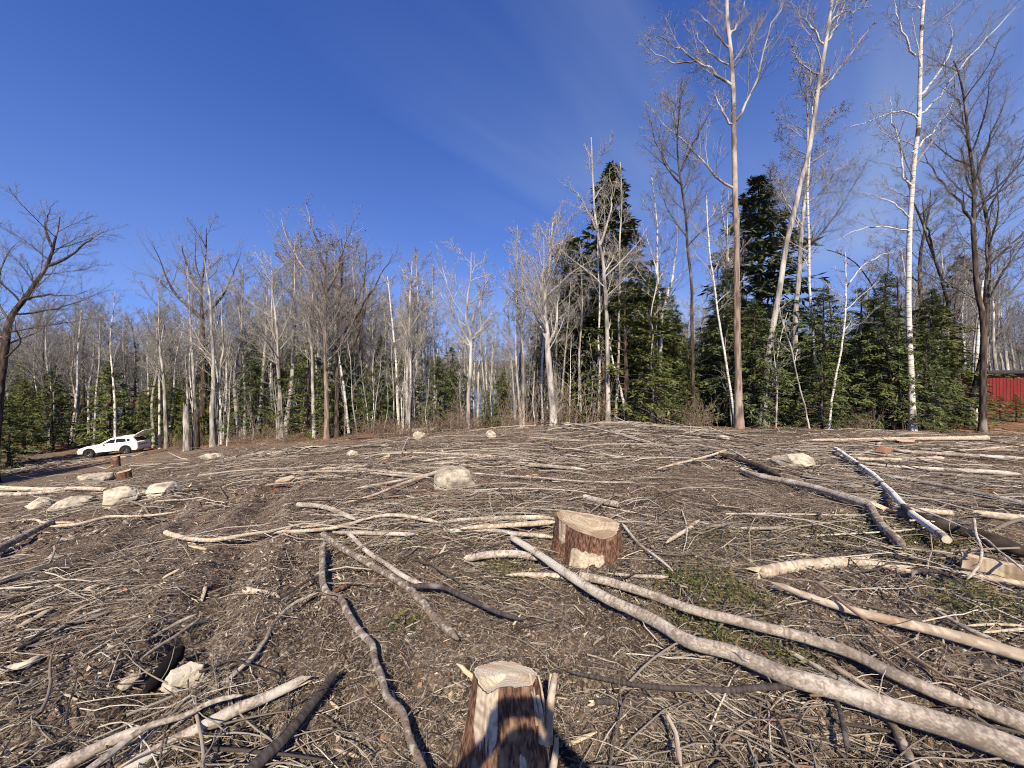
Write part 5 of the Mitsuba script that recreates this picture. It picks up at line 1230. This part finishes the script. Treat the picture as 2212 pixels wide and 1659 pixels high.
# ---------------------------------------------------------------- brush along the edge
def brush_proto(gid, g, n, h, spread, col):
    b = np.c_[g.normal(0, spread, (n, 2)), np.full(n, -0.1)]
    t = np.linspace(0, 1, 5)
    d = np.c_[g.normal(0, 0.28, (n, 2)), np.ones(n)]
    H = h * g.uniform(0.35, 1.15, n)
    P = b[:, None] + t[None, :, None] * d[:, None] * H[:, None, None] + np.cumsum(g.normal(0, 0.035, (n, 5, 3)), 1) * t[None, :, None]
    R = np.linspace(0.008, 0.004, 5)[None] * g.uniform(0.7, 1.4, (n, 1))
    a = shoots(g, P, R, 5, 0.25, 1.0, 38, 0.45, 4, 0.25, 0.2, 0.7, 0.004)
    c = shoots(g, *a, 3, 0.25, 1.0, 40, 0.5, 3, 0.2, 0.2, 0.7, 0.0035)
    tree_group(gid, {'stems': crown_mesh(g, [(P, R)], (col,), 0.25).shape(), 'twigs': crown_mesh(g, [a, c], (np.array(col) * 1.1,), 0.3, sides=(3, 3)).shape()})


gB = np.random.default_rng(90)
brush_proto('brush_kind_0', gB, 26, 1.3, 0.5, (0.20, 0.15, 0.115))
brush_proto('brush_kind_1', gB, 20, 1.9, 0.45, (0.25, 0.195, 0.155))
brush_proto('brush_kind_2', gB, 30, 0.9, 0.6, (0.17, 0.12, 0.09))
def sapling_proto(gid, g):
    n = 12
    s = np.linspace(0, 1, n)
    P = np.stack([0.35 * (meshkit.noise(np.stack([s * 2.5, 0 * s, 0 * s + g.uniform(0, 99)], -1)) - 0.5), 0.35 * (meshkit.noise(np.stack([s * 2.5, 0 * s, 0 * s + g.uniform(0, 99)], -1)) - 0.5), s * 5.2 - 0.2], -1)
    R = 0.034 * (1 - s) ** 0.8 + 0.008
    v, f, uv = trunk_tube(P, R, 6)
    a = shoots(g, P[None], R[None], 12, 0.4, 0.98, 45, 0.3, 5, 0.35, 0.15, 0.6, 0.005, length=1.3)
    b = shoots(g, *a, 5, 0.25, 1.0, 40, 0.5, 4, 0.3, 0.2, 0.7, 0.0045)
    tree_group(gid, {'trunk': ply((v, f), 'birch_bark' if g.uniform() < 0.4 else 'grey_bark', True, uv=uv), 'crown': crown_mesh(g, [a, b], (TW,), sides=(4, 3)).shape()})
for q in range(3):
    sapling_proto(f'sapling_kind_{q}', gB)
for what, prefix, n, cat, d0, d1 in (('brush', 'shrub', 66, 'shrub', -0.2, 2.6), ('sapling', 'sapling', 120, 'sapling', 0.2, 9)):
    for _ in range(n):
        x = gB.uniform(-31, 23) if gB.uniform() < 0.75 else gB.uniform(-7, 3)
        y = float(rim(x)) + gB.uniform(d0, d1)
        if abs(x - y * (250 - 1106) / F_) < 4.5 or x / y > 1.16:
            continue
        key = nm(prefix)
        sc = gB.uniform(0.4, 0.95) if what == 'brush' else gB.uniform(0.55, 1.15)
        instance(key, f'{what}_kind_{int(gB.integers(0, 3))}', x, y, gB.uniform(0, 360), (sc, sc * gB.uniform(0.8, 1.2)), tilt=(gB.normal(0, 5), gB.normal(0, 5)))
        if what == 'brush':
            labels[key + '__stems'] = labels[key + '__twigs'] = dict(kind='stuff')
            tag(key, f'bare brown shrub on the far edge {mark(x, y)}', cat, f'bare shrubs on the far edge {mark(x, y)}')
        else:
            tag(key, f'thin bare sapling on the far edge {mark(x, y)}', cat, f'saplings on the far edge {mark(x, y)}')

# ---------------------------------------------------------------- white car with its tailgate up
scene['white_paint'] = two(base_color={'type': 'rgb', 'value': (0.80, 0.80, 0.80)}, roughness=0.3, specular=0.5, clearcoat=0.7, clearcoat_gloss=0.9)
scene['dark_glass'] = two(base_color={'type': 'rgb', 'value': (0.012, 0.014, 0.016)}, roughness=0.06, specular=0.8)
scene['black_plastic'] = two(base_color={'type': 'rgb', 'value': (0.022, 0.022, 0.024)}, roughness=0.6, specular=0.3)
scene['alloy'] = two(base_color={'type': 'rgb', 'value': (0.25, 0.25, 0.26)}, roughness=0.35, metallic=0.8)
scene['lamp_clear'] = two(base_color={'type': 'rgb', 'value': (0.55, 0.57, 0.6)}, roughness=0.1, specular=0.8)
scene['lamp_red'] = two(base_color={'type': 'rgb', 'value': (0.35, 0.02, 0.02)}, roughness=0.15, specular=0.7)


def hull_of(points, r, seg=10):
    ball = m3.Manifold.sphere(r, seg)
    return m3.Manifold.batch_hull([ball.translate([float(c) for c in p]) for p in points])


fc = spot(207, 986); rc = spot(318, 979)
CX, CY = -32.6, 31.6
CX, CY = (251 - 1106) / F_ * 31.8, 31.8
PHI = math.radians(12)
d_ = ray(251, 984); CZ = EYE + d_[2] * 31.8
slope_ = math.radians(-4.5)
cb, sb = math.cos(PHI), math.sin(PHI)
ct, st_ = math.cos(slope_), math.sin(slope_)
CARM = np.array([[cb, -sb, 0], [sb, cb, 0], [0, 0, 1]]) @ np.array([[ct, 0, st_], [0, 1, 0], [-st_, 0, ct]])
CZ = float(ground_z(CX, CY)) + 0.02
for s_ in (-1.35, 1.32):
    pass


def car_part(name, m, bsdf, smooth=40, parent='car'):
    v, f, _ = meshkit.arrays(m)
    scene[f'{parent}__{name}'] = ply((v * 0.92 @ CARM.T + [CX, CY, CZ], f), bsdf, smooth)


prof_ = [(-2.14, .42), (-2.17, .60), (-2.06, .76), (-1.55, .90), (-0.7, 1.00), (2.0, 1.02), (2.15, .92), (2.17, .5), (2.08, .36)]
lower = hull_of([(x, y, z) for x, z in prof_ for y in (-.80, .80)], .08)
for wx in (-1.35, 1.32):
    lower = lower - m3.Manifold.cylinder(2.4, .405, .405, 40, True).rotate([90, 0, 0]).translate([wx, 0, .35])
    lower = lower + m3.Manifold.cylinder(1.3, .41, .41, 24, True).rotate([90, 0, 0]).translate([wx, 0, .40])
green = hull_of([(x, y, z) for x, z in ((-0.72, .98), (2.02, 1.0)) for y in (-.77, .77)] + [(x, y, z) for x, z in ((0.10, 1.44), (0.6, 1.49), (1.35, 1.47), (1.72, 1.38)) for y in (-.57, .57)], .05)
car_part('body', lower + green, 'white_paint')
yside = lambda z: .82 - (z - .98) / .48 * .20


def pane_side(poly, side, off=0.022):
    v = np.array([(x, side * (yside(z) + off), z) for x, z in poly] + [(x, side * (yside(z) - 0.02), z) for x, z in poly])
    return trimesh.convex.convex_hull(v)


for side in (-1, 1):
    for q, poly in enumerate(([(-0.38, 1.05), (0.50, 1.07), (0.50, 1.40), (0.16, 1.38)], [(0.58, 1.07), (1.35, 1.09), (1.28, 1.37), (0.58, 1.41)], [(1.41, 1.10), (1.72, 1.18), (1.62, 1.27), (1.36, 1.36)])):
        car_part(nm('car_side_window').replace('car_', ''), pane_side(poly, side), 'dark_glass', False)
    car_part('roof_rail' + ('' if side < 0 else '_001'), hull_of([(0.25, side * .60, 1.53), (0.8, side * .61, 1.565), (1.45, side * .60, 1.53)], .022), 'white_paint')
    car_part('door_mirror' + ('' if side < 0 else '_001'), hull_of([(-0.30, side * .93, 1.07), (-0.22, side * 1.0, 1.10), (-0.24, side * .98, 1.02)], .06), 'white_paint')
    car_part('headlight' + ('' if side < 0 else '_001'), hull_of([(-2.17, side * .62, .70), (-1.98, side * .87, .77), (-2.10, side * .80, .73)], .045), 'lamp_clear')
    car_part('rear_light' + ('' if side < 0 else '_001'), hull_of([(2.18, side * .62, .90), (2.08, side * .85, .92), (2.20, side * .75, .86)], .04), 'lamp_red')
    car_part('sill' + ('' if side < 0 else '_001'), hull_of([(-.88, side * .865, .36), (.86, side * .865, .36)], .045), 'black_plastic')
    car_part('door' + ('' if side < 0 else '_001'), trimesh.creation.box((0.012, 0.01, 0.55), trimesh.transformations.translation_matrix((0.52, side * .884, .72))), 'black_plastic', False)
    for wx in (-1.35, 1.32):
        k = nm('car_wheel').replace('car_', '')
        ring = trimesh.creation.annulus(.215, .345, .22); ring.apply_transform(trimesh.transformations.rotation_matrix(np.pi / 2, [1, 0, 0])); ring.apply_translation((wx, side * .79, .345))
        car_part('tyre', ring, 'black_plastic', 40, f'car__{k}')
        parts_ = [trimesh.creation.annulus(.19, .22, .19), trimesh.creation.cylinder(.06, .19)]
        for sp_ in range(5):
            b = trimesh.creation.box((.16, .045, .05)); b.apply_translation((.12, 0, -.06)); b.apply_transform(trimesh.transformations.rotation_matrix(sp_ * 2 * np.pi / 5, [0, 0, 1])); parts_.append(b)
        rim_ = trimesh.util.concatenate(parts_); rim_.apply_transform(trimesh.transformations.rotation_matrix(np.pi / 2 * -side, [1, 0, 0])); rim_.apply_translation((wx, side * .80, .345))
        car_part('rim', rim_, 'alloy', False, f'car__{k}')
        arch = trimesh.creation.annulus(.40, .465, .04); arch = trimesh.intersections.slice_mesh_plane(arch, [0, 1, 0], [0, -.08, 0], cap=False)
        arch.apply_transform(trimesh.transformations.rotation_matrix(np.pi / 2, [1, 0, 0])); arch.apply_translation((wx, side * .875, .35))
        car_part(nm('car_wheel_arch').replace('car_', ''), arch, 'black_plastic', False)
car_part('windscreen', trimesh.convex.convex_hull(np.array([(x + dx, y, z + dz) for x, z, w in ((-0.66, 1.075, .70), (0.02, 1.455, .54)) for y in (-w, w) for dx, dz in ((0, 0), (-.016, .03))])), 'dark_glass', False)
car_part('grille', hull_of([(-2.225, -.4, .58), (-2.225, .4, .58), (-2.235, -.3, .48), (-2.235, .3, .48)], .025), 'black_plastic')
car_part('boot_opening', trimesh.convex.convex_hull(np.array([(x, y, z) for x, z, w in ((2.262, .72, .62), (2.10, 1.05, .64), (1.80, 1.40, .50)) for y in (-w, w)] + [(1.7, 0, 1.0)])), 'black_plastic', False)
car_part('tailgate', hull_of([(x, y, z) for x, z, w in ((1.76, 1.47, .56), (2.28, 1.80, .62), (2.62, 1.95, .60)) for y in (-w, w)], .035), 'white_paint')
car_part('tailgate__glass', trimesh.convex.convex_hull(np.array([(x, y, z) for x, z, w in ((1.86, 1.485, .46), (2.26, 1.735, .50)) for y in (-w, w)] + [(2.03, 0, 1.62)])), 'dark_glass', False)
tag('car', 'white car parked at the left edge of the woods with its tailgate up', 'car')

# ---------------------------------------------------------------- red shed behind the hemlocks at the right
scene['red_paint'] = two(base_color=proc(lambda p, n, uv: mix((0.115, 0.008, 0.008), (0.20, 0.02, 0.016), fbm(p.x * 9, p.y * 9, p.z * 1.2, 3))), roughness=0.7)
scene['dark_roofing'] = two(base_color={'type': 'rgb', 'value': (0.03, 0.03, 0.033)}, roughness=0.7)
SX, SY = (2131 - 1106) / F_ * 27.5, 27.5
SZ = EYE + (829.5 - 806) / F_ * 27.5
z0_ = float(ground_z(SX + 3, SY)) - 0.3
wall_ = trimesh.creation.box((7.0, 3.2, SZ - z0_)); wall_.apply_translation((SX + 3.5, SY + 1.7, (SZ + z0_) / 2))
scene['shed__wall'] = ply(wall_, 'red_paint', False)
nb_ = 28
for q in range(nb_):
    b = trimesh.creation.box((7.0 / nb_ - 0.03, 0.03, SZ - z0_ - 0.02)); b.apply_translation((SX + (q + .5) * 7.0 / nb_, SY + 0.08, (SZ + z0_) / 2 - 0.02))
    scene['shed__wall__board' + (f'_{q:03d}' if q else '')] = ply(b, 'red_paint', False)
rf = trimesh.convex.convex_hull(np.array([(SX - .25, SY - .3, SZ - .05), (SX + 7.3, SY - .3, SZ + .02), (SX - .25, SY + 3.6, SZ + .1), (SX + 7.3, SY + 3.6, SZ + .2), (SX - .25, SY - .3, SZ + .09), (SX + 7.3, SY - .3, SZ + .18), (SX - .25, SY + 3.6, SZ + .25), (SX + 7.3, SY + 3.6, SZ + .35)]))
scene['shed__roof'] = ply(rf, 'dark_roofing', False)
tag('shed', 'red board shed with a dark flat roof behind the hemlocks at the right edge', 'shed')

# ---------------------------------------------------------------- the person taking the photograph, whose shadow falls on the nearest stump
scene['skin'] = two(base_color={'type': 'rgb', 'value': (0.50, 0.31, 0.23)}, roughness=0.6)
scene['jacket_cloth'] = two(base_color={'type': 'rgb', 'value': (0.04, 0.05, 0.08)}, roughness=0.9)
scene['trouser_cloth'] = two(base_color={'type': 'rgb', 'value': (0.05, 0.055, 0.075)}, roughness=0.9)
scene['hair_brown'] = two(base_color={'type': 'rgb', 'value': (0.05, 0.03, 0.02)}, roughness=0.7)


def limb(chain, seg=20):
    out = []
    for (a, ra), (b, rb) in zip(chain[:-1], chain[1:]):
        out.append((m3.Manifold.sphere(ra, seg).translate([float(c) for c in a]) + m3.Manifold.sphere(rb, seg).translate([float(c) for c in b])).hull())
    return m3.Manifold.batch_boolean(out, m3.OpType.Add)


SHIFT = np.array([-0.024, 0, 0])


def figure(name, chains, bsdf, edge=0.02, it=12):
    m = m3.Manifold.batch_boolean([limb(c) for c in chains], m3.OpType.Add).refine_to_length(edge)
    q = m.to_mesh()
    t = trimesh.Trimesh(q.vert_properties[:, :3], q.tri_verts, process=True)
    trimesh.smoothing.filter_taubin(t, iterations=it)
    t.apply_translation(SHIFT)
    scene[f'person__{name}'] = ply(t, bsdf, True)


EL = {1: (0.40, -0.27, 1.36), -1: (-0.39, -0.27, 1.35)}
WR = {s: (0.02 + s * 0.115, -0.085, 1.545) for s in (1, -1)}
skin_, sleeve, leg_ = [], [], []
HD = np.array([0.015, -0.33, 1.61])
skin_.append([((0.01, -0.38, 1.40), .055), ((0.012, -0.36, 1.51), .052), (HD + [0, 0, -0.02], .075)])
skin_.append([(HD + [0, -.01, .03], .098), (HD + [0, .03, -.02], .080), (HD + [0, .05, -.085], .042)])
skin_.append([(HD + [0, .098, .005], .012), (HD + [0, .113, -.025], .016)])                       # nose
skin_ += [[(HD + [s * .088, -.005, 0.01], .016), (HD + [s * .094, -.012, -.035], .012)] for s in (1, -1)]   # ears
skin_ += [[(HD + [-.022, .092, -.062], .008), (HD + [.022, .092, -.062], .008)]]                       # lips
for s in (1, -1):
    w = np.array(WR[s])
    palm = w + np.array([-s * .018, .045, .018])
    skin_.append([(w, .027), (palm, .032)])
    for q, (dx, dz, ln) in enumerate(((0, .040, .030), (0, .018, .036), (0, -.004, .034), (0, -.024, .026))):   # four fingers round the phone's edge
        k0 = palm + [s * -.006, .012, dz]
        k1 = np.array([0.02 + s * .086, -.020 + .004, w[2] + .012 + dz + .004])
        k2_ = np.array([0.02 + s * (.082 - ln), -.004 - .001, w[2] + .012 + dz + .004])
        skin_.append([(k0, .010), (k1 + [s * .006, 0, 0], .009), (k2_, .0075)])
    skin_.append([(palm + [0, -.012, .028], .012), (palm + [-s * .022, -.004, .048], .011), (palm + [-s * .045, -.012, .052], .009)])  # thumb on the screen side
    sh = np.array([s * .185 + 0.01, -0.40, 1.36])
    sleeve.append([(sh, .070), (EL[s], .043), (np.array(WR[s]) - [0, .02, .01], .031)])
    leg_.append([((s * .095, -.42, .94), .095), ((s * .12, -.40, .50), .065), ((s * .13, -.43, .10), .048)])
torso = [[((-.10, -.42, .92), .105), ((.10, -.42, .92), .105)], [((0, -.42, .92), .125), ((0, -.41, 1.12), .120), ((0.01, -.41, 1.30), .130)], [((-.15, -.40, 1.33), .085), ((.17, -.40, 1.33), .085)], [((0.01, -.41, 1.28), .13), ((.01, -.40, 1.39), .070)]]
figure('body', skin_, 'skin', 0.006, 6)
figure('jacket', torso + sleeve, 'jacket_cloth')
figure('trousers', leg_ + [[((-.09, -.42, .95), .10), ((.09, -.42, .95), .10)]], 'trouser_cloth')
for s in (1, -1):
    sm = limb([((s * .13, -.45, .055), .05), ((s * .14, -.30, .04), .042), ((s * .14, -.24, .035), .03)])
    scene['person__shoe' + ('' if s > 0 else '_001')] = ply(sm, 'black_plastic', True)
figure('hair', [[(HD + [0, -.02, .045], .104), (HD + [0, -.035, .0], .098)]], 'hair_brown', 0.015, 4)
for s in (1, -1):
    scene['person__eye' + ('' if s > 0 else '_001')] = {'type': 'sphere', 'center': [float(c) for c in HD + SHIFT + [s * .032, .094, .005]], 'radius': 0.012, 'bsdf': {'type': 'ref', 'id': 'dark_glass'}}
tag('person', 'person standing before the nearest stump, arms raised, holding up a phone', 'person')
ph = m3.Manifold.batch_hull([m3.Manifold.sphere(.004, 10).translate([-0.004 + a * .074, -.018, 1.585 + b * .036]) for a in (-1, 1) for b in (-1, 1)])
scene['phone'] = ply(ph, 'dark_glass', 30)
tag('phone', 'dark phone held up sideways in both hands', 'phone')
